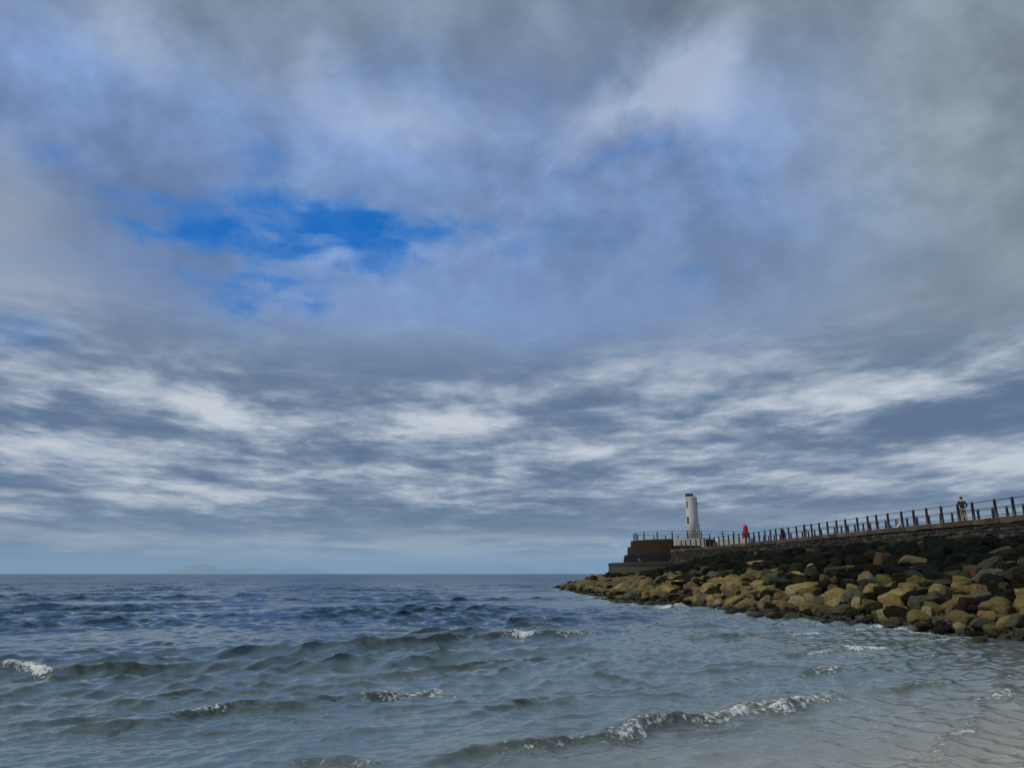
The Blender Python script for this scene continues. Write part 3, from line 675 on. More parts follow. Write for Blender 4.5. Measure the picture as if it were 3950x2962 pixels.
def scatter_rocks():
    rg = random.Random(21); cand = []
    def sizes(s):
        if s < .07: return rg.uniform(.14, .42)
        if s < .16: return rg.uniform(.24, .62)
        if s < .55: return rg.choice((rg.uniform(.22, .42), rg.uniform(.34, .55), rg.uniform(.45, .72)))
        return rg.choice((rg.uniform(.25, .45), rg.uniform(.4, .66), rg.uniform(.55, .9)))
    N = 23000
    pts = np.array([(rg.uniform(4, 31), rg.uniform(6, 131)) for _ in range(N)])
    ss = bank_s(pts); zs = bank_z(pts)
    out = []
    items = []
    for (x, y), s, z in zip(pts, ss, zs):
        if s < -.06 or s > .998: continue
        if y > 105.5 and x > HC[0]: continue
        if s < 0 and rg.random() < .72: continue
        items.append((sizes(max(s, 0)), x, y, s, z))
    items.sort(reverse=True)
    X_ = np.array([r[0] for r in rocks]+[0.0]*len(items)); Y_ = np.array([r[1] for r in rocks]+[0.0]*len(items)); R_ = np.array([r[2] for r in rocks]+[0.0]*len(items)); n = len(rocks)
    for r, x, y, s, z in items:
        d = np.hypot(X_[:n]-x, Y_[:n]-y)
        if n and np.any(d < .70*(R_[:n]+r)): continue
        X_[n], Y_[n], R_[n] = x, y, r; n += 1
        out.append((r, x, y, s, z))
    return out, rg
def kind_for(s, y, x, rg):
    cut = (.31 if y < 50 else .36)+.06*math.sin(y*.35)+.05*math.sin(y*.9+1)
    if y > 92: cut += .35*min(1, (y-92)/8)
    if s < .09: return rg.choice(('grey', 'grey', 'tan', 'darkbrown', 'pale', 'ochre', 'dark', 'red'))
    if s < cut: return rg.choices(('tan', 'ochre', 'pale', 'grey', 'darkbrown', 'algae', 'dark', 'yellow'), (32, 24, 6, 9, 13, 2, 11, 3) if y < 50 else (40, 26, 8, 7, 9, 2, 6, 2))[0]
    if s < cut+.13: return rg.choices(('dark', 'darkbrown', 'grey', 'ochre', 'moss', 'algae', 'tan'), (34, 20, 12, 8, 16, 5, 5))[0]
    return rg.choices(('dark', 'darkbrown', 'moss', 'grey', 'red', 'pale', 'algae'), (66, 15, 8, 5, 2, 2, 2))[0]
LOOK = {'tan': 'tan sandstone boulder', 'ochre': 'ochre boulder with a weedy tinge', 'pale': 'pale cream boulder', 'grey': 'grey-brown boulder', 'dark': 'black boulder', 'darkbrown': 'dark brown boulder',
        'algae': 'green weeded boulder', 'moss': 'dark green mossy boulder', 'yellow': 'yellow lichened boulder', 'red': 'red-brown boulder'}
def place_scatter():
    out, rg = scatter_rocks()
    rec = []
    for r, x, y, s, z in out:
        kind = kind_for(s, y, x, rg)
        rot = (rg.uniform(-.45, .45), rg.uniform(-.45, .45), rg.uniform(0, 6.28))
        dims = (r*rg.uniform(.9, 1.2), r*rg.uniform(.85, 1.1), r*rg.uniform(.8, 1.2))
        lift = rg.uniform(-.12, .22)*r+(.06 if s > .05 else -.08)
        dist = math.hypot(x, y)
        inview = 1.0 if x/y < .74 else .05
        hide = .55 if s > .55 else 1.0
        rec.append((r/dist*inview*hide, kind, (x, y, z+lift+.12), dims, rot, s))
    rec.sort(key=lambda a: -a[0])
    nh = 300-len(HERO)
    for k, (_, kind, p, dims, rot, s) in enumerate(rec[:nh]):
        px = 1975+FPX*p[0]/(p[1]*CP)
        where = 'by the pier head' if p[1] > 97 else ('below the painted wall' if p[1] > 85 else ('below the lifebuoy' if p[1] > 76 else ('below the black coat' if p[1] > 64 else ('below the seated pair' if p[1] > 51 else ('below the walker' if px < 3800 else 'near the right edge')))))
        zone = 'at the waterline' if s < .1 else ('in the lower bank' if s < .32 else ('midway up the bank' if s < .58 else 'high on the bank'))
        size = 'small ' if max(dims) < .42 else ('large ' if max(dims) > .85 else '')
        rock_obj(kind, p, dims, rot, k*7+3, (size+LOOK[kind]+' '+zone+' '+where), 'boulders of the rock bank')
    for kd in ('dark', 'darkbrown', 'tan'):
        sel = [q for q in rec[nh:] if {'dark': 'dark', 'moss': 'dark', 'grey': 'darkbrown', 'darkbrown': 'darkbrown', 'red': 'darkbrown', 'algae': 'darkbrown'}.get(q[1], 'tan') == kd]
        rest.append((kd, sel))
    # the remainder as one mass
    vs, fs, mi = [], [], []; base = 0
    for ki, (kd, sel) in enumerate(rest):
        for n_, (_, kind, p, dims, rot, s) in enumerate(sel):
            a, f = LOV[n_ % len(LOV)]
            M = np.array(Matrix.LocRotScale(Vector(p), __import__('mathutils').Euler(rot), Vector(dims)))
            vs.append(a@M[:3, :3].T+M[:3, 3]); fs.append(f+base); mi.append(np.full(len(f), ki)); base += len(a)
    vs = np.concatenate(vs); fs = np.concatenate(fs); mi = np.concatenate(mi)
    me = bpy.data.meshes.new('rock_armour'); me.from_pydata(vs.tolist(), [], fs.tolist())
    for kd, _ in rest: me.materials.append(RM[kd])
    me.polygons.foreach_set('material_index', mi.astype(np.int32)); me.polygons.foreach_set('use_smooth', [True]*len(me.polygons)); me.update()
    o = bpy.data.objects.new('rock_armour', me); COL.objects.link(o)
    tag(o, 'mass of smaller and farther stones filling the rock bank', 'rocks', None, 'stuff')
    print('rocks', len(rec)+len(HERO))
rest = []
place_scatter()
def pebbles():
    rg = random.Random(4); n = 2600; P = []
    while len(P) < n:
        y = rg.uniform(14, 62); x = poly_x(TOE[:20], y)+rg.uniform(-.5, 2.4)
        P.append((x, y))
    P = np.array(P); z = bank_z(P); vs, fs = [], []; base = 0
    for (x, y), zz_ in zip(P, z):
        a, f = LOV[rg.randrange(9)]; r = rg.uniform(.05, .17)
        M = np.array(Matrix.LocRotScale(Vector((x, y, zz_+.10+r*.2)), __import__('mathutils').Euler((rg.uniform(-.4, .4), rg.uniform(-.4, .4), rg.uniform(0, 6))), Vector((r*1.2, r, r*.8))))
        vs.append(a@M[:3, :3].T+M[:3, 3]); fs.append(f+base); base += len(a)
    vs = np.concatenate(vs); fs = np.concatenate(fs)
    me = bpy.data.meshes.new('shingle'); me.from_pydata(vs.tolist(), [], fs.tolist()); me.materials.append(RM['grey'])
    me.polygons.foreach_set('use_smooth', [True]*len(me.polygons))
    o = bpy.data.objects.new('shingle', me); COL.objects.link(o); tag(o, 'small dark shore stones along the water edge', 'shingle', None, 'stuff')
pebbles()

# ------------------------------------------------------------------ pier
def stone_tint_mat(name, rough=.85, moss=.0, bump=.8):
    m, nt, p = new_mat(name); pos = nt.geo(); t = nt.attr('tint', 'Color')
    n = nt.noise(pos, 3.0, 6, .65); n2 = nt.noise(pos, 14.0, 5, .7)
    k = nt.step(n*.6+n2*.4, .3, .7, .6, 1.35); c = nt.mix(1.0, t, nt.comb(k, k, k), 'MULTIPLY')
    if moss: c = nt.mix(nt.step(nt.noise(pos, 1.3, 5, .65), .52, .68)*moss, c, (.022, .032, .010, 1))
    nt.put(p.inputs['Base Color'], c); p.inputs['Roughness'].default_value = rough
    nt.put(p.inputs['Normal'], nt.bump(n*.5+n2*.5, bump, .06)); return m
M_RUB = stone_tint_mat('rubble_masonry', .95, .6, 1.0)
M_COP = stone_tint_mat('coping_stone', .85, .15)
M_DECK = plain('deck_concrete', (.20, .19, .17), .85, .25, 1.5, .3, 15)
M_MORT = plain('dark_mortar', (.016, .016, .014), .95, .3, 3)
def offs(line, i, d):
    a = Vector(line[max(i-1, 0)]); b = Vector(line[min(i+1, len(line)-1)]); t = (b-a).normalized()
    return Vector(line[i])+Vector((-t.y, t.x))*d      # d > 0 is seaward (towards the rocks) for a line running away
def resample(line, stepm):
    L = [Vector(p) for p in line]; cum = [0]
    for a, b in zip(L, L[1:]): cum.append(cum[-1]+(b-a).length)
    n = max(2, int(cum[-1]/stepm)); out = []
    for k in range(n+1):
        d = cum[-1]*k/n; i = max(j for j in range(len(cum)) if cum[j] <= d+1e-9); i = min(i, len(L)-2)
        out.append(tuple(L[i].lerp(L[i+1], (d-cum[i])/(cum[i+1]-cum[i]))))
    return out
pier = empty('stone_pier', (*NEAR[7], 0)); tag(pier, 'long stone pier with rubble masonry side and coping running out to the lighthouse', 'pier')
def child(o, parent):
    o.parent = parent; o.matrix_parent_inverse = Matrix.Translation(parent.location).inverted() if parent.rotation_euler.z == 0 else parent.matrix_basis.inverted()
    return o
def build_pier():
    rg = random.Random(9)
    # body (dark mortar core behind the stones) and deck
    near = resample(NEAR, 2.0)
    v, f = [], []
    for i in range(len(near)):
        top = offs(near, i, -.12); mid = offs(near, i, .16); bot = offs(near, i, 1.22)
        fx = poly_x(FAR, near[i][1])
        v += [(bot.x, bot.y, 2.5), (mid.x, mid.y, 4.17), (top.x, top.y, DECK-.06), (fx, near[i][1], DECK-.06), (fx+.3, near[i][1], -1)]
    for i in range(len(near)-1):
        for j in range(4): f.append((i*5+j, (i+1)*5+j, (i+1)*5+j+1, i*5+j+1))
    child(mesh_obj('core', v, f, M_MORT), pier)
    v, f = [], []
    for i in range(len(near)):
        a = offs(near, i, -.55); v += [(a.x, a.y, DECK-.004), (poly_x(FAR, near[i][1]), near[i][1], DECK-.004)]
    for i in range(len(near)-1): f.append((2*i, 2*i+1, 2*i+3, 2*i+2))
    child(mesh_obj('deck', v, f, M_DECK), pier)
    k = MB(); fr = resample(FAR, 1.5)
    for i in range(len(fr)-1):
        a, b = Vector(fr[i]), Vector(fr[i+1]); n = Vector(((b-a).y, -(b-a).x)).normalized()*.45
        P = [a-n*.1, a+n, b+n, b-n*.1]
        k.add([(q.x, q.y, DECK-.3) for q in P]+[(q.x, q.y, DECK+.05) for q in P], [(0, 3, 2, 1), (4, 5, 6, 7), (0, 1, 5, 4), (1, 2, 6, 5), (2, 3, 7, 6), (3, 0, 4, 7)])
    child(k.build('kerb', M_DECK), pier)
    # coping: long blocks of uneven colour
    cop = MB(); pal = [(.085, .062, .034), (.11, .085, .042), (.075, .045, .030), (.06, .05, .032), (.13, .105, .055), (.055, .036, .026), (.10, .058, .038)]
    cum = 0; L = resample(NEAR, .1); i = 0
    while i < len(L)-14:
        n = rg.randint(9, 15); a, b = Vector(L[i]), Vector(L[min(i+n, len(L)-1)]); t = (b-a).normalized(); nn = Vector((-t.y, t.x))
        a2, b2 = a+t*.008, b-t*.008; o1 = .12+rg.uniform(-.02, .02); z1 = DECK+rg.uniform(-.012, .012); h = .36+rg.uniform(-.03, .03)
        P = [a2-nn*.6, b2-nn*.6, b2+nn*o1, a2+nn*o1]; bv = .03
        ring = lambda z, s: [(a2.x*(1)-nn.x*(.6-s)+t.x*s, a2.y-nn.y*(.6-s)+t.y*s, z), (b2.x-nn.x*(.6-s)-t.x*s, b2.y-nn.y*(.6-s)-t.y*s, z), (b2.x+nn.x*(o1-s)-t.x*s, b2.y+nn.y*(o1-s)-t.y*s, z), (a2.x+nn.x*(o1-s)+t.x*s, a2.y+nn.y*(o1-s)+t.y*s, z)]
        base = len(cop.v); cop.rings([ring(z1-h, bv), ring(z1-h+bv, 0), ring(z1-bv, 0), ring(z1, bv)])
        c = rg.choice(pal); kk = rg.uniform(.35, .85); c = tuple(q*kk for q in c)
        for q in range(base, len(cop.v)): cop.c[q] = c
        i += n
    child(cop.build('coping', M_COP), pier)
    # rubble stones laid on the battered face
    rub = MB(); rows = 11; pal = [(.040, .035, .022), (.055, .047, .030), (.028, .028, .022), (.020, .021, .019), (.075, .060, .036), (.035, .022, .015), (.095, .085, .055), (.018, .020, .018), (.014, .016, .016)]
    redp = [(.11, .042, .024), (.085, .034, .02), (.06, .03, .02)]
    Lf = resample(NEAR, .05); acc = len(Lf)
    def face(i, u, out):
        u = u+.022*math.sin(i*.019+u*9)+.015*math.sin(i*.047+u*21)+.009*math.sin(i*.13+u*37) if .02 < u < .98 else u
        # u 0 at the top under the coping, 1 at the foot
        p = offs(Lf, i, 0); t_ = (Vector(Lf[min(i+3, acc-1)])-Vector(Lf[max(i-3, 0)])).normalized(); nn = Vector((-t_.y, t_.x))
        d = .02+.30*min(u/.38, 1)+1.25*max(0, (u-.38)/.62); z = DECK-.40-u*2.3
        q = Vector(Lf[i])+nn*(d+out); return (q.x, q.y, z+out*.35)
    for r in range(rows):
        i = rg.randint(0, 6); u0 = r/rows; u1 = (r+1)/rows
        while i < acc-20:
            n = rg.randint(4, 15); n = min(n, acc-2-i); ju = rg.uniform(-.012, .012)
            if Lf[i][1] < 12 and r > 3: i += n; continue
            o0 = rg.uniform(-.02, .05)+(rg.random() < .08)*.09; ga = 0; a, b = i, i+n
            am, bm_ = a+max(1, n//6), b-max(1, n//6); du = (u1-u0)*.16
            outer = [face(a, u0+ju, -.08), face(b, u0+ju, -.08), face(b, u1+ju, -.08), face(a, u1+ju, -.08)]
            w1 = [rg.uniform(-.4, .4) for _ in range(4)]
            inner = [face(am, u0+du*(1+w1[0]), o0), face(bm_, u0+du*(1+w1[1]), o0+rg.uniform(-.02, .02)), face(bm_, u1-du*(1+w1[2]), o0), face(am, u1-du*(1+w1[3]), o0+rg.uniform(-.02, .02))]
            base = len(rub.v); rub.rings([outer, inner], cap0=False)
            yy = Lf[i][1]
            c = rg.choice(redp) if (yy > 96 and r in (2, 3, 4, 5, 6) and rg.random() < .7) or rg.random() < .02 else rg.choice(pal)
            kk = rg.uniform(.25, .8)*(1.1 if yy < 60 else .8); c = tuple(q*kk for q in c)
            for q in range(base, len(rub.v)): rub.c[q] = c
            i += n
    child(rub.build('masonry', M_RUB), pier)
build_pier()

# ------------------------------------------------------------------ round pier head
def drum_mat(name, c0, c1, c2, course=.42, blockw=1.1, weed=0.0):
    m, nt, p = new_mat(name); pos = nt.geo(); x, y, z = nt.sep(pos)
    ang = nt.math('ARCTAN2', y-HC[1], x-HC[0])*7.0
    b = nt.n.new('ShaderNodeTexBrick'); nt.put(b.inputs['Vector'], nt.comb(ang, z, 0)); b.inputs['Scale'].default_value = 1
    b.inputs['Brick Width'].default_value = blockw; b.inputs['Row Height'].default_value = course; b.inputs['Mortar Size'].default_value = .014
    b.inputs['Color1'].default_value = c0; b.inputs['Color2'].default_value = c1; b.inputs['Mortar'].default_value = (c0[0]*.3, c0[1]*.3, c0[2]*.3, 1)
    n = nt.noise(nt.comb(ang*.6, z*.5, 0), 1.4, 6, .65); n2 = nt.noise(pos, 6, 5, .7)
    c = nt.mix(nt.step(n, .42, .66)*.8, V(nt, b.outputs[0]), c2)
    k = nt.step(n2, .25, .75, .6, 1.3); c = nt.mix(1.0, c, nt.comb(k, k, k), 'MULTIPLY')
    if weed: c = nt.mix(nt.step(z+(n-.5)*1.8, 5.35, 4.35)*weed, c, (.0075, .0085, .009, 1))     # tarry black weed belt
    nt.put(p.inputs['Base Color'], c); p.inputs['Roughness'].default_value = .9; p.inputs['Specular IOR Level'].default_value = .15
    nt.put(p.inputs['Normal'], nt.bump(n2*.5+V(nt, b.outputs[1])*-.6, .7, .05)); return m
M_DRUM = drum_mat('rusty_stonework', (.028, .017, .008, 1), (.036, .021, .010, 1), (.020, .021, .008, 1), weed=.95)
M_PLN = drum_mat('dark_stonework', (.014, .010, .007, 1), (.018, .012, .008, 1), (.008, .009, .006, 1), weed=.97)
M_APR = drum_mat('weathered_concrete', (.062, .056, .036, 1), (.068, .060, .038, 1), (.045, .046, .024, 1), 1.3, 3.4)
M_LIP = plain('black_weathered_ledge', (.020, .017, .013), .9, .5, 3, .5, 12, dirt=(.05, .055, .03, .5))
M_CREAM = plain('cream_painted_wall', (.62, .57, .42), .75, .07, .8, .15, 10, dirt=(.33, .28, .19, .35))
M_WHITE = plain('white_tower_paint', (.45, .455, .44), .55, .05, .6, .1, 10, dirt=(.42, .40, .35, .35))
head = empty('pier_head', (HC[0], HC[1], 0)); tag(head, 'round stepped stone pier head with brown wall, dark tiers and concrete apron', 'pier head')
ARC = lambda r, z, n=72: [(HC[0]+r*math.cos(2*math.pi*k/n), HC[1]+r*math.sin(2*math.pi*k/n), z) for k in range(n)]
PLAT = 6.95
def ringpart(name, prof, mat):
    mb = MB(); mb.rings([ARC(r, z) for r, z in prof]); child(mb.build(name, mat), head)
ringpart('drum_wall', [(6.72, 4.2), (6.70, 6.02), (6.66, PLAT-.12), (6.60, PLAT-.02), (6.5, PLAT)], M_DRUM)
ringpart('plinth', [(7.25, 3.6), (7.17, 5.99), (7.13, 6.02), (6.65, 6.03)], M_DRUM)
ringpart('footing', [(7.9, 3.5), (7.76, 4.5), (7.68, 4.80), (7.5, 4.92), (6.9, 4.94)], M_PLN)
ringpart('apron', [(10.6, -.8), (10.25, 1.5), (10.05, 3.22)], M_APR)
ringpart('apron_ledge', [(9.95, 3.20), (10.12, 3.24), (10.14, 3.62), (10.02, 3.74), (7.4, 3.80)], M_LIP)
pv = MB(); pv.rings([ARC(6.5, PLAT+.004), ARC(6.45, PLAT+.03)]); child(pv.build('paving', M_DECK), head)
# painted wall facing back along the pier, with the stair gap
WY = 106.15
def wallpart(name, x0, x1, mat, y1=112.5, z0=4.3):
    mb = MB(); mb.box(x0, x1, WY, y1, z0, PLAT+.02, .04); child(mb.build(name, mat), head)
wallpart('painted_wall', 22.85, 27.25, M_CREAM); wallpart('painted_wall', 28.95, 33.2, M_CREAM)
mb = MB(); mb.box(27.25, 28.95, 108.6, 112.4, 4.5, PLAT); child(mb.build('landing', M_DECK), head)
mb = MB()
for k in range(8): mb.box(27.27, 28.93, WY+.1+k*.3, 108.6, DECK-.1 + k*.185, DECK+.085+k*.185)
child(mb.build('steps', plain('brick_steps', (.13, .062, .040), .85, .35, 4, .3, 14)), head)
mb = MB(); mb.lathe(28.55, WY-.25, [(.27, DECK-.02), (.27, DECK+.95), (.24, DECK+1.05), (.12, DECK+1.12)], 20); child(mb.build('gate_pillar', plain('brown_stone_pillar', (.12, .072, .040), .85, .3, 4)), head)
mb = MB(); mb.lathe(25.05, 107.6, [(.40, PLAT), (.40, PLAT+.10), (.33, PLAT+.19), (.16, PLAT+.25), (.02, PLAT+.27)], 20)
o = mb.build('hatch_cover', plain('dark_iron', (.012, .012, .014), .6), smooth=False); tag(o, 'low dark domed cover on the pier head platform in front of the tower', 'hatch cover')

# ------------------------------------------------------------------ railings
M_POST = plain('maroon_black_paint', (.018, .0075, .011), .42, .3, 5)
M_RAIL = plain('dark_rail_paint', (.010, .010, .016), .45, .3, 5)
def post_mesh(h, r):
    mb = MB(); mb.lathe(0, 0, [(r*1.5, -.02), (r*1.5, .05), (r*1.22, .09), (r*1.16, .4), (r*.98, h-.20), (r*1.14, h-.185), (r*1.14, h-.15), (r*.95, h-.13), (r*.93, h-.07), (r*.78, h-.025), (r*.4, h+.0), (r*.05, h+.012)], 14)
    for zz_ in (h-.10, h*.56):
        mb.lathe(0, 0, [(r*1.0, zz_-.04), (r*1.2, zz_-.03), (r*1.2, zz_+.03), (r*1.0, zz_+.04)], 14)
    o = mb.build('post', M_POST, smooth=False); me = o.data; bpy.data.objects.remove(o)
    me.polygons.foreach_set('use_smooth', [True]*len(me.polygons)); return me
PM = post_mesh(1.14, .078); PM2 = post_mesh(1.12, .085)
def railing(label, posts, z, h, pm, rails=(.93, .56), r=.021, group=None, extra=None, zoff=None):
    root = empty('railing', (posts[0][0], posts[0][1], z)); tag(root, label, 'railing', group)
    for x, y in posts:
        o = bpy.data.objects.new('post', pm); COL.objects.link(o); o.location = (x, y, z); o.rotation_euler.z = random.random(); child(o, root)
    path = posts if extra is None else extra
    for q in rails:
        mb = MB(); mb.tube([(x, y, z+h*q) for x, y in path], r, 8); child(mb.build('rail', M_RAIL, smooth=True), root)
    return root
def post_line(line, ys, inset):
    out = []
    for y in ys:
        x = poly_x(line, y); out.append((x+inset, y))
    return out
YN = [102.7, 101.2, 99.7, 98.1, 96.7, 95.6, 94.1, 92.6, 91.1, 89.5, 87.9, 86.4, 84.9, 83.1, 82.2, 81.0, 79.7, 78.2, 76.8, 75.5, 74.2, 72.6, 70.9, 69.3, 67.8, 66.3, 64.8, 63.2, 61.7, 59.9, 58.4, 57.2, 55.7, 54.0, 52.6, 51.2, 49.7, 48.1, 46.8, 44.9, 43.5]
YN += [43.5-1.55*k for k in range(1, 30)]
railing('long dark two-rail railing along the pier edge over the rocks', post_line(NEAR, YN, .22), DECK-.01, 1.14, PM, group=None)
YF = [96.5, 95.3, 94.0, 92.5, 90.9, 89.3, 87.6, 85.9, 84.4, 82.9, 81.4, 80.0, 78.5, 77.0, 75.5, 74.1, 72.6, 71.2, 69.9, 68.7, 67.3, 66.2, 65.0, 63.8, 62.3, 60.8, 59.5, 58.0, 56.6, 55.3, 54.0, 52.6, 51.2, 49.9]
YF += [49.9-1.4*k for k in range(1, 28)]
railing('dark railing along the far edge of the pier, showing above the deck', post_line(FAR, YF, -.25), DECK-.01, 1.12, PM, rails=(.93, .56))
ringp = []
for a in [-97, -113, -131, -152, -173]: ringp.append((HC[0]+6.3*math.cos(R(a)), HC[1]+6.3*math.sin(R(a))))
front = [(26.9, 107.0), (24.9, 106.85)]+[(22.75, 106.95), (20.8, 107.9), (19.2, 109.6), (18.35, 111.6)]
path = [(28.35, 107.2)]+front
rr_ = railing('dark railing round the pier head in front of the white tower', front, PLAT, 1.14, PM, rails=(.95, .60), extra=path)
mb = MB(); mb.tube([(28.35, 107.2, PLAT+1.14*.95), (28.42, 107.22, PLAT+1.14*.93), (28.42, 107.22, PLAT+1.14*.62), (28.35, 107.2, PLAT+1.14*.60)], .021); child(mb.build('rail_end', M_RAIL, smooth=True), rr_)
back = [(HC[0]+6.2*math.cos(R(a)), HC[1]+6.2*math.sin(R(a))) for a in (178, 162, 145, 128, 110, 92, 74, 56, 38, 22)]
railing('railing round the far side of the pier head, seen low behind the front one', back, PLAT, 1.12, PM, rails=(.93, .56))
f2 = [(30.0, 107.2), (31.6, 107.3), (33.0, 107.6)]; path2 = [(29.15, 107.2)]+f2+[(33.4, 109.5)]
rr_ = railing('short dark railing on the right-hand painted wall beyond the stair gap', f2, PLAT, 1.14, PM, rails=(.95, .60), extra=path2)
mb = MB(); mb.tube([(29.15, 107.2, PLAT+1.14*.95), (29.08, 107.2, PLAT+1.14*.93), (29.08, 107.2, PLAT+1.14*.62), (29.15, 107.2, PLAT+1.14*.60)], .021); child(mb.build('rail_end', M_RAIL, smooth=True), rr_)

# ------------------------------------------------------------------ lighthouse
def build_lighthouse():
    LX, LY = 26.75, 111.2
    root = empty('lighthouse', (LX, LY, PLAT)); tag(root, 'slim white round harbour light tower with a solar panel on its flat top', 'lighthouse')
    mb = MB(); mb.lathe(LX, LY, [(.90, PLAT), (.885, PLAT+3.1), (.868, PLAT+6.02), (.868, PLAT+6.08)], 48)
    o = child(mb.build('tower_body', M_WHITE, smooth=False), root)
    for p_ in o.data.polygons:
        if abs(p_.normal.z) < .5: p_.use_smooth = True
    mb = MB(); mb.lathe(LX, LY, [(.87, PLAT+6.07), (.93, PLAT+6.09), (.93, PLAT+6.15), (.90, PLAT+6.19), (.3, PLAT+6.23)], 48); child(mb.build('cap', M_WHITE), root)
    # lower annexe on the right
    mb = MB(); n = 20
    ring = lambda z, g: [(LX+.60+(.40-g)*math.cos(2*math.pi*k/n), LY-.15+(.55-g)*math.sin(2*math.pi*k/n), z) for k in range(n)]
    mb.rings([ring(PLAT, 0), ring(PLAT+2.25, 0), ring(PLAT+2.36, .05), ring(PLAT+2.46, .22)]); child(mb.build('annexe', M_WHITE), root)
    dk = plain('window_dark', (.012, .016, .024), .25); fr = plain('window_frame_paint', (.05, .055, .06), .5)
    dk2 = plain('window_grey', (.20, .21, .22), .3)
    def window(ang, z0, z1, wd, pm=None):
        a = R(ang); rr = .905-.02*((z0-PLAT)/6)
        c = Vector((LX+math.cos(a)*rr, LY+math.sin(a)*rr, 0)); t = Vector((-math.sin(a), math.cos(a), 0)); nrm = Vector((math.cos(a), math.sin(a), 0))
        def panel(w2, za, zb, d0, d1):
            m_ = MB(); P = []
            for d_ in (d0, d1): P.append([c+t*(-w2)+nrm*d_+Vector((0, 0, za)), c+t*w2+nrm*d_+Vector((0, 0, za)), c+t*w2+nrm*d_+Vector((0, 0, zb)), c+t*(-w2)+nrm*d_+Vector((0, 0, zb))])
            m_.rings(P); return m_
        fo = child(panel(wd/2+.05, z0-.05, z1+.05, -.06, .02).build('window', fr), root)
        pn = panel(wd/2, z0, z1, -.05, .03).build('pane', pm or dk); pn.parent = fo; pn.matrix_parent_inverse = Matrix.Identity(4)
        return fo
    window(-150, PLAT+4.75, PLAT+5.65, .22, dk2); window(-148, PLAT+2.45, PLAT+3.35, .24)
    window(-38, PLAT+5.14, PLAT+5.38, .16); window(-36, PLAT+2.72, PLAT+2.96, .16)
    window(-40, PLAT+.95, PLAT+1.75, .0+.02)
    # door-like hatch on the annexe, bulkhead lamp
    mb = MB(); mb.box(LX+.50, LX+.72, LY-.735, LY-.68, PLAT+1.25, PLAT+1.85, .01); child(mb.build('hatch_door', plain('pale_hatch_paint', (.44, .43, .41), .5)), root)
    mb = MB(); mb.lathe(LX+.36, LY-.87, [(.02, PLAT+1.20), (.08, PLAT+1.24), (.09, PLAT+1.38), (.04, PLAT+1.47), (.01, PLAT+1.48)], 12); child(mb.build('bulkhead_lamp', plain('lamp_housing', (.65, .65, .63), .4)), root)
    # solar panel on a tilted frame, with the lantern beside it
    zt = PLAT+6.23; yf, yb = LY-.62, LY-.12
    m_sol, nt, p = new_mat('solar_cells'); pos = nt.geo(); b = nt.n.new('ShaderNodeTexBrick'); nt.put(b.inputs['Vector'], nt.mapping(pos, rot=(R(90), 0, 0))); b.offset = 0
    b.inputs['Scale'].default_value = 1; b.inputs['Brick Width'].default_value = .155; b.inputs['Row Height'].default_value = .13; b.inputs['Mortar Size'].default_value = .004
    b.inputs['Color1'].default_value = (.006, .009, .022, 1); b.inputs['Color2'].default_value = (.008, .012, .028, 1); b.inputs['Mortar'].default_value = (.03, .035, .05, 1)
    nt.l.new(b.outputs[0], p.inputs['Base Color']); p.inputs['Roughness'].default_value = .35
    X0, X1 = LX-.95, LX+.25
    mb = MB(); nrm = Vector((0, -.52, .35)).normalized()*.03
    q = [Vector((X0, yf, zt+.10)), Vector((X1, yf, zt+.10)), Vector((X1+.08, yb, zt+.60)), Vector((X0+.08, yb, zt+.60))]
    mb.rings([q, [a+nrm for a in q]]); so = child(mb.build('solar_panel', m_sol), root)
    mb = MB(); edge = [a+nrm*.5 for a in q]
    for a, b_ in zip(edge, edge[1:]+edge[:1]): mb.tube([a, b_], .022, 6)
    e = mb.build('panel_frame', M_WHITE); e.parent = so; e.matrix_parent_inverse = Matrix.Identity(4)
    mb = MB()
    for xx in (X0+.04, X1+.04): mb.tube([(xx, yf, zt-.02), (xx, yb+.02, zt+.58)], .022, 6); mb.tube([(xx+.04, yb+.02, zt+.6), (xx+.06, yb+.35, zt-.03)], .022, 6); mb.tube([(xx, yf, zt+.0), (xx+.06, yb+.35, zt+.0)], .022, 6); mb.tube([(xx, yf, zt-.04), (xx, yf, zt+.1)], .022, 6)
    child(mb.build('panel_bracket', M_WHITE), root)
    mb = MB(); mb.lathe(LX+.44, LY-.32, [(.13, zt-.03), (.13, zt+.1), (.16, zt+.12), (.16, zt+.34), (.13, zt+.36), (.10, zt+.42), (.03, zt+.45)], 20); child(mb.build('lantern', plain('lantern_glass', (.62, .64, .66), .25), smooth=False), root)
build_lighthouse()

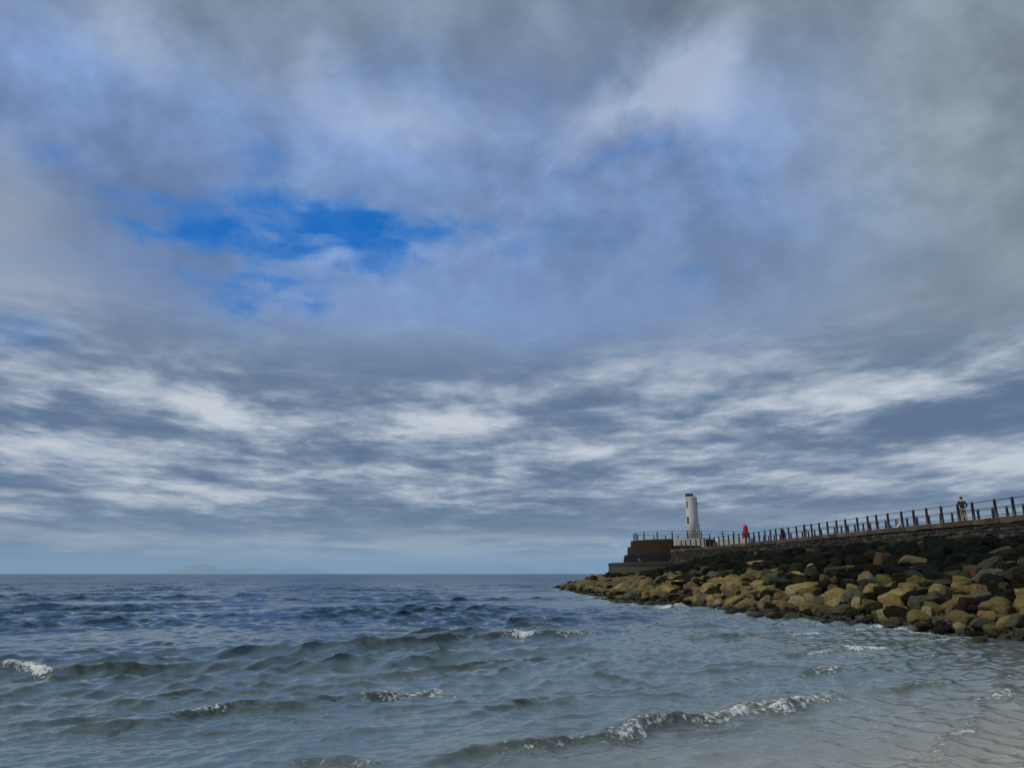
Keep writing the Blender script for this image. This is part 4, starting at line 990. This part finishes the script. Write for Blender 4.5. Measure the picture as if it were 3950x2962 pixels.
# ------------------------------------------------------------------ lifebuoy housing
def build_lifebuoy():
    x, y = poly_x(NEAR, 83.9)+.62, 83.9
    red = plain('red_plastic', (.42, .008, .022), .38, .12, 2); root = empty('lifebuoy_post', (x, y, DECK)); tag(root, 'tall bright red lifebuoy housing on a red post beside the pier railing', 'lifebuoy housing')
    mb = MB(); mb.box(x-.05, x+.05, y-.05, y+.05, DECK-.02, DECK+.85, .01); child(mb.build('pole', red), root)
    mb = MB(); prof = [(.0, .10), (.10, .16), (.22, .235), (.45, .27), (.80, .275), (1.1, .268), (1.3, .24), (1.42, .20), (1.50, .13), (1.53, .04)]
    rs = []; n = 24
    for z, r in prof:
        rs.append([(x-.02+(r*abs(math.cos(t))**.7*math.copysign(1, math.cos(t))), y+(.12+r*.25)*abs(math.sin(t))**.7*math.copysign(1, math.sin(t)), DECK+.52+z) for t in [2*math.pi*k/n for k in range(n)]])
    mb.rings(rs); ho = child(mb.build('housing', red, smooth=True), root)
    mb = MB(); mb.tube([(x+.05, y-.17, DECK+.72), (x+.07, y-.20, DECK+1.2), (x+.05, y-.18, DECK+1.85)], .012, 6); q = mb.build('door_seam', plain('dark_red_seam', (.16, .004, .01), .5)); q.parent = ho; q.matrix_parent_inverse = Matrix.Identity(4)
    mb = MB(); mb.box(x-.11, x-.02, y-.12, y-.06, DECK+.02, DECK+.75, .01); child(mb.build('notice_board', plain('faded_pink_board', (.50, .22, .22), .5)), root)
build_lifebuoy()

# ------------------------------------------------------------------ people
SKIN = plain('skin', (.42, .24, .17), .55, .06, 8)
def skin_body(name, V_, E_, mat, parent, sub=2):
    """V_: {key: (x, y, z, radius_x, radius_y)}; E_: key pairs; grown with a Skin modifier"""
    keys = list(V_); idx = {k: i for i, k in enumerate(keys)}
    me = bpy.data.meshes.new(name); me.from_pydata([V_[k][:3] for k in keys], [(idx[a], idx[b]) for a, b in E_], [])
    o = bpy.data.objects.new(name, me); COL.objects.link(o); me.materials.append(mat)
    o.modifiers.new('skin', 'SKIN').use_smooth_shade = True
    for i, k in enumerate(keys):
        sv = me.skin_vertices[0].data[i]; r = V_[k][3:]; sv.radius = (r[0], r[1] if len(r) > 1 else r[0]); sv.use_root = (i == 0)
    s = o.modifiers.new('subsurf', 'SUBSURF'); s.levels = sub; s.render_levels = sub
    o.parent = parent; return o
def hand(V_, E_, w, s, root, dirv, side):
    """palm and five curled fingers from the wrist; dirv is the way the hand points"""
    d = Vector(dirv).normalized(); lat = Vector((1, 0, 0)) if abs(d.x) < .8 else Vector((0, 1, 0)); lat = (lat-d*lat.dot(d)).normalized(); nn = d.cross(lat)
    w = Vector(w); pm = w+d*.05; V_[s+'pm'] = (*pm, .034, .018); E_.append((root, s+'pm'))
    kn = w+d*.09; V_[s+'kn'] = (*kn, .036, .016); E_.append((s+'pm', s+'kn'))
    for i, L in enumerate((.062, .072, .066, .05)):
        b = kn+lat*((i-1.5)*.021); m1 = b+d*L*.55+nn*.012*side; e1 = m1+d*L*.35+nn*.022*side
        V_[f'{s}f{i}a'] = (*(b+d*.012), .0095); V_[f'{s}f{i}b'] = (*m1, .0088); V_[f'{s}f{i}c'] = (*e1, .0078)
        E_ += [(s+'kn', f'{s}f{i}a'), (f'{s}f{i}a', f'{s}f{i}b'), (f'{s}f{i}b', f'{s}f{i}c')]
    b = w+d*.03+lat*.038*side; V_[s+'ta'] = (*b, .011); V_[s+'tb'] = (*(b+d*.035+lat*.015*side), .010); V_[s+'tc'] = (*(b+d*.06+lat*.012*side), .0085)
    E_ += [(s+'pm', s+'ta'), (s+'ta', s+'tb'), (s+'tb', s+'tc')]
def person(name_label, loc, rz, pose, cloth, hair_col, H=1.76, hair='short'):
    """pose in metres for a 1.76 m figure facing +Y: dict of joints"""
    root = empty('person', loc, rz); root.scale = (H/1.76,)*3; tag(root, name_label, 'person', 'people on the pier')
    J = dict(pel=(0, 0, .94), wai=(0, .01, 1.08), che=(0, .015, 1.28), upc=(0, .0, 1.42), nek=(0, -.005, 1.50), hd0=(0, .02, 1.565), hd1=(0, .015, 1.65), hd2=(0, .0, 1.715),
             Lsh=(-.17, 0, 1.425), Lel=(-.24, -.02, 1.14), Lwr=(-.22, .10, .90), Rsh=(.17, 0, 1.425), Rel=(.24, -.02, 1.14), Rwr=(.22, .10, .90),
             Lhi=(-.09, 0, .90), Lkn=(-.10, .03, .50), Lan=(-.10, -.02, .09), Rhi=(.09, 0, .90), Rkn=(.10, .03, .50), Ran=(.10, -.02, .09))
    J.update(pose); g = lambda k: J[k]
    up = Vector(g('hd2'))-Vector(g('hd0')); h1 = Vector(g('hd1'))
    B = {'pel': (*g('pel'), .13, .10), 'wai': (*g('wai'), .115, .085), 'che': (*g('che'), .135, .10), 'upc': (*g('upc'), .09, .075), 'nek': (*g('nek'), .055), 'hd0': (*g('hd0'), .062, .068), 'hd1': (*g('hd1'), .074, .09), 'hd2': (*g('hd2'), .055, .068),
         'nose': (*(h1+Vector((0, .098, -.025))), .012), 'chin': (*(Vector(g('hd0'))+Vector((0, .06, -.01))), .028)}
    E = [('pel', 'wai'), ('wai', 'che'), ('che', 'upc'), ('upc', 'nek'), ('nek', 'hd0'), ('hd0', 'hd1'), ('hd1', 'hd2'), ('hd1', 'nose'), ('hd0', 'chin')]
    for s in 'LR':
        sg = -1 if s == 'L' else 1
        B[s+'ear'] = (*(h1+Vector((sg*.083, -.005, -.01))), .012, .02); E.append(('hd1', s+'ear'))
        B[s+'sh'] = (*g(s+'sh'), .055); B[s+'el'] = (*g(s+'el'), .040); B[s+'wr'] = (*g(s+'wr'), .026, .020)
        B[s+'hi'] = (*g(s+'hi'), .085); B[s+'kn'] = (*g(s+'kn'), .056); B[s+'an'] = (*g(s+'an'), .038); a = Vector(g(s+'an')); B[s+'to'] = (*(a+Vector((0, .15, -.05))), .036, .028)
        E += [('upc', s+'sh'), (s+'sh', s+'el'), (s+'el', s+'wr'), ('pel', s+'hi'), (s+'hi', s+'kn'), (s+'kn', s+'an'), (s+'an', s+'to')]
        w_ = Vector(g(s+'wr')); hand(B, E, w_, s+'h', s+'wr', w_-Vector(g(s+'el')), sg)
    skin_body('body', B, E, SKIN, root)
    # clothes follow the body a little proud of it
    T = {'pel': (*g('pel'), .15, .115), 'wai': (*g('wai'), .145, .11), 'che': (*g('che'), .165, .125), 'upc': (*g('upc'), .115, .09), 'col': (*(Vector(g('nek'))-Vector((0, 0, .035))), .068)}
    ET = [('pel', 'wai'), ('wai', 'che'), ('che', 'upc'), ('upc', 'col')]
    for s in 'LR':
        e, w_ = Vector(g(s+'el')), Vector(g(s+'wr')); T[s+'sh'] = (*g(s+'sh'), .072); T[s+'el'] = (*e, .055); T[s+'cu'] = (*(e.lerp(w_, cloth.get('sleeve', .9))), .040)
        ET += [('upc', s+'sh'), (s+'sh', s+'el'), (s+'el', s+'cu')]
    if cloth.get('coat'):
        p = Vector(g('pel')); T['hem'] = (*(p+Vector((0, .0, -.34))), .235, .17); T['pel'] = (*p, .20, .15); T['che'] = (*g('che'), .20, .15); ET.append(('pel', 'hem'))
    skin_body(cloth.get('topname', 'jumper'), T, ET, cloth['top'], root)
    U = {'pel': (*(Vector(g('pel'))-Vector((0, 0, .0))), .142, .112)}; EU = []
    for s in 'LR':
        U[s+'hi'] = (*g(s+'hi'), .105); U[s+'kn'] = (*g(s+'kn'), .075); U[s+'an'] = (*(Vector(g(s+'an'))+Vector((0, 0, .02))), .060)
        EU += [('pel', s+'hi'), (s+'hi', s+'kn'), (s+'kn', s+'an')]
    skin_body('trousers', U, EU, cloth['legs'], root)
    for s in 'LR':
        a = Vector(g(s+'an')); S = {'h': (*(a+Vector((0, -.03, -.045))), .045, .04), 'm': (*(a+Vector((0, .07, -.05))), .048, .036), 't': (*(a+Vector((0, .17, -.058))), .042, .028)}
        skin_body('shoe', S, [('h', 'm'), ('m', 't')], cloth['shoes'], root)
    hm = plain('hair', hair_col, .7, .3, 30)
    d1, d2 = Vector(g('hd1')), Vector(g('hd2'))
    bm = bmesh.new(); bmesh.ops.create_uvsphere(bm, u_segments=24, v_segments=16, radius=1.0)
    bmesh.ops.delete(bm, geom=[v for v in bm.verts if (v.co.y > .38 and v.co.z < .42) or v.co.z < -.80], context='VERTS')
    for v in bm.verts:
        q = v.co.copy(); n_ = mnoise.noise(q*5)*.05
        v.co = Vector((q.x*(.086+n_*.05), q.y*(.108+n_*.05), q.z*.108+n_*.04))
        if hair == 'long' and q.z < -.1: v.co.z -= (-.1-q.z)*.17; v.co.y *= .8
        v.co += d1+Vector((0, -.016, .026))
    bmesh.ops.solidify(bm, geom=bm.faces[:], thickness=.008)
    me = bpy.data.meshes.new('hair'); bm.to_mesh(me); bm.free(); me.materials.append(hm); me.polygons.foreach_set('use_smooth', [True]*len(me.polygons))
    ho_ = bpy.data.objects.new('hair', me); COL.objects.link(ho_); ho_.parent = root
    ey = plain('eye', (.02, .015, .012), .2)
    for sg in (-1, 1):
        mb = MB(); c = d1+Vector((sg*.031, .082, .0)); mb.lathe(c.x, c.y, [(.002, c.z-.008), (.009, c.z-.003), (.009, c.z+.003), (.002, c.z+.008)], 8); q = mb.build('eye', ey); q.parent = root
    return root
NAVY = plain('navy_knit', (.010, .011, .020), .85, .25, 25); KHAKI = plain('khaki_cotton', (.24, .19, .115), .8, .2, 12); BROWN = plain('brown_leather', (.12, .07, .035), .6)
BLACK = plain('black_cloth', (.006, .006, .008), .85, .3, 12); BLACK2 = plain('black_leather', (.012, .011, .012), .5)
PALE = plain('pale_cotton', (.42, .42, .42), .8, .12, 10); JEAN = plain('light_denim', (.26, .30, .36), .8, .2, 12); CREAMC = plain('cream_jacket', (.46, .44, .36), .8, .1, 10); GREYC = plain('grey_fleece', (.20, .20, .21), .9, .2, 12); RUST = plain('rust_cloth', (.12, .045, .03), .85)
person('man in dark jumper and khaki trousers, back turned, walking behind the pier railing', (30.35, 50.3, DECK), R(-12),
       dict(Lsh=(-.185, 0, 1.425), Lel=(-.27, -.02, 1.15), Lwr=(-.30, .03, .90), Rsh=(.185, 0, 1.425), Rel=(.285, -.05, 1.17), Rwr=(.20, .14, 1.03), Lkn=(-.10, .10, .50), Lan=(-.06, .06, .09), Rkn=(.12, .0, .50), Ran=(.16, -.16, .10)),
       {'top': NAVY, 'legs': KHAKI, 'shoes': BROWN, 'topname': 'jumper'}, (.040, .014, .012), 1.80)
person('person in a wide black coat standing by the far pier railing', (29.75, 82.6, DECK), R(40),
       dict(Lel=(-.33, -.02, 1.17), Lwr=(-.43, .05, .95), Rel=(.30, -.03, 1.16), Rwr=(.25, .16, 1.0)), {'top': BLACK, 'legs': BLACK, 'shoes': BLACK2, 'topname': 'coat', 'coat': True}, (.20, .085, .035), 1.70, 'long')
person('person in a pale top and light jeans walking on the pier, between two railing posts', (30.25, 77.6, DECK), R(70),
       dict(Lel=(-.25, .10, 1.16), Lwr=(-.20, .30, 1.10), Rel=(.25, -.12, 1.18), Rwr=(.22, -.16, .93), Lkn=(-.09, .18, .52), Lan=(-.09, .16, .12), Rkn=(.09, -.03, .50), Ran=(.09, -.24, .14)), {'top': PALE, 'legs': JEAN, 'shoes': PALE, 'topname': 'shirt'}, (.012, .009, .008), 1.68)
sit = lambda lean, tw: dict(pel=(0, -.0, .12), wai=(0, .03, .27), che=(tw*.5, .10, .46), upc=(tw, .14, .60), nek=(tw, .17, .68), hd0=(tw, .22+lean, .75), hd1=(tw, .23+lean, .83), hd2=(tw, .22+lean, .90),
          Lsh=(-.17+tw, .13, .60), Lel=(-.24, .30, .36), Lwr=(-.12, .44, .34), Rsh=(.17+tw, .13, .60), Rel=(.24, .30, .36), Rwr=(.12, .44, .34),
          Lhi=(-.09, .04, .12), Lkn=(-.13, .46, .14), Lan=(-.13, .50, -.28), Rhi=(.09, .04, .12), Rkn=(.13, .46, .14), Ran=(.13, .50, -.28))
xs_ = poly_x(FAR, 62.4)
person('seated person in grey, left one of the pair by the far railing', (xs_-.15, 63.3, DECK+.08), R(80), sit(.05, .03), {'top': GREYC, 'legs': RUST, 'shoes': BLACK2, 'topname': 'fleece'}, (.10, .055, .03), 1.72)
person('seated person in a cream jacket, right one of the pair by the far railing', (xs_-.15, 61.9, DECK+.08), R(80), sit(.03, -.03), {'top': CREAMC, 'legs': JEAN, 'shoes': PALE, 'topname': 'jacket'}, (.16, .11, .05), 1.66)
mb = MB(); mb.box(xs_-.42, xs_+.1, 60.9, 64.3, DECK+.04, DECK+.12, .02)
_b = empty('bench', (xs_-.15, 62.6, DECK)); tag(_b, 'low backless bench under the two seated people by the far railing', 'bench')
child(mb.build('seat', plain('bench_wood', (.10, .07, .045), .8)), _b)
for yy in (61.2, 64.0):
    mb = MB(); mb.box(xs_-.38, xs_+.02, yy-.06, yy+.06, DECK-.005, DECK+.04); child(mb.build('leg', M_MORT), _b)

# ------------------------------------------------------------------ gull on the apron
def gull():
    x, y, z = 17.6, 104.9, 3.78
    root = empty('seagull', (x, y, z), R(75)); tag(root, 'pale seagull standing on the dark ledge of the concrete apron', 'bird')
    gm = plain('gull_plumage', (.34, .34, .36), .8, .2, 14); om = plain('gull_bill', (.45, .28, .05), .5)
    skin_body('body', {'a': (0, -.26, .20, .02, .012), 'b': (0, -.12, .22, .055, .05), 'c': (0, .03, .24, .075, .075), 'd': (0, .12, .30, .045, .045), 'e': (0, .15, .40, .036, .036), 'f': (0, .18, .44, .036, .034)}, [('a', 'b'), ('b', 'c'), ('c', 'd'), ('d', 'e'), ('e', 'f')], gm, root)
    mb = MB(); mb.tube([(0, .205, .44), (0, .24, .437), (0, .265, .425)], [.012, .010, .003], 6); mb.build('bill', om).parent = root
    for sx in (-.03, .03): mb = MB(); mb.tube([(sx, .02, .18), (sx, .01, .09), (sx, .02, .005), (sx, .07, .003)], [.009, .006, .006, .006], 6); mb.build('leg', om).parent = root
gull()

# ------------------------------------------------------------------ far hills and the air in front of them
HILL = plain('hill_haze_tint', (.20, .25, .30), .95, .3, .0008)  # pale blue: part of the haze fade is put into the hill colour
def hills(name, label, prof, dist, depth):
    """prof: (photo x, photo y of the skyline) measured points, given real height and depth at that distance"""
    pts = []
    for px, py in prof:
        x, y, z = ray(px, py); t = dist/y; pts.append((x*t, max(0, EYE+z*t)))
    nx, ny = 120, 16; v, f = [], []; xs = np.linspace(pts[0][0], pts[-1][0], nx); hs_ = np.interp(xs, [p[0] for p in pts], [p[1] for p in pts])
    hs_ = np.convolve(np.pad(hs_, 2, 'edge'), np.ones(5)/5, 'valid')
    for j in range(ny):
        u = j/(ny-1)*2-1; k = max(0.0, math.cos(u*math.pi/2))**.8
        for i in range(nx):
            n_ = mnoise.noise((xs[i]*.0012, u*3, 1.7))*14+mnoise.noise((xs[i]*.004, u*9, 4.7))*6
            v.append((xs[i], dist+u*depth, (hs_[i]+n_*min(1, hs_[i]/80)*(1 if abs(u) > .05 else .5))*k-8))
    for j in range(ny-1):
        for i in range(nx-1): f.append((j*nx+i, j*nx+i+1, (j+1)*nx+i+1, (j+1)*nx+i))
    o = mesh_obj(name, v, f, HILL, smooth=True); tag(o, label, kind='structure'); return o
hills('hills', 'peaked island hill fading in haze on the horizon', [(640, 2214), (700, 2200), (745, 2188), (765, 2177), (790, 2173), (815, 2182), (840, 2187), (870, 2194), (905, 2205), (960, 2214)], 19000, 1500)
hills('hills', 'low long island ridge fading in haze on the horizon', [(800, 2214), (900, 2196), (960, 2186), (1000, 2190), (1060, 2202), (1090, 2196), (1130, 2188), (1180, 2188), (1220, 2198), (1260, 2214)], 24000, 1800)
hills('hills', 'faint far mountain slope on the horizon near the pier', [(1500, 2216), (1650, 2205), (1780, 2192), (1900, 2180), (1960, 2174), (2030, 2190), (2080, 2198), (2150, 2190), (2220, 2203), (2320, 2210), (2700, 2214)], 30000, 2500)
def haze():
    mb = MB(); mb.box(-24000, 24000, -2500, 33500, -12.5, 430.0)
    m = bpy.data.materials.new('haze'); m.use_nodes = True; n = m.node_tree.nodes; n.clear(); l = m.node_tree.links
    out = n.new('ShaderNodeOutputMaterial'); vo = n.new('ShaderNodeVolumePrincipled'); vo.inputs['Color'].default_value = (.60, .82, 1.0, 1); vo.inputs['Density'].default_value = HAZE_D
    l.new(vo.outputs[0], out.inputs['Volume']); o = mb.build('haze', m); tag(o, 'thin sea haze', 'haze', None, 'stuff')
HAZE_D = 7.0e-5
haze()
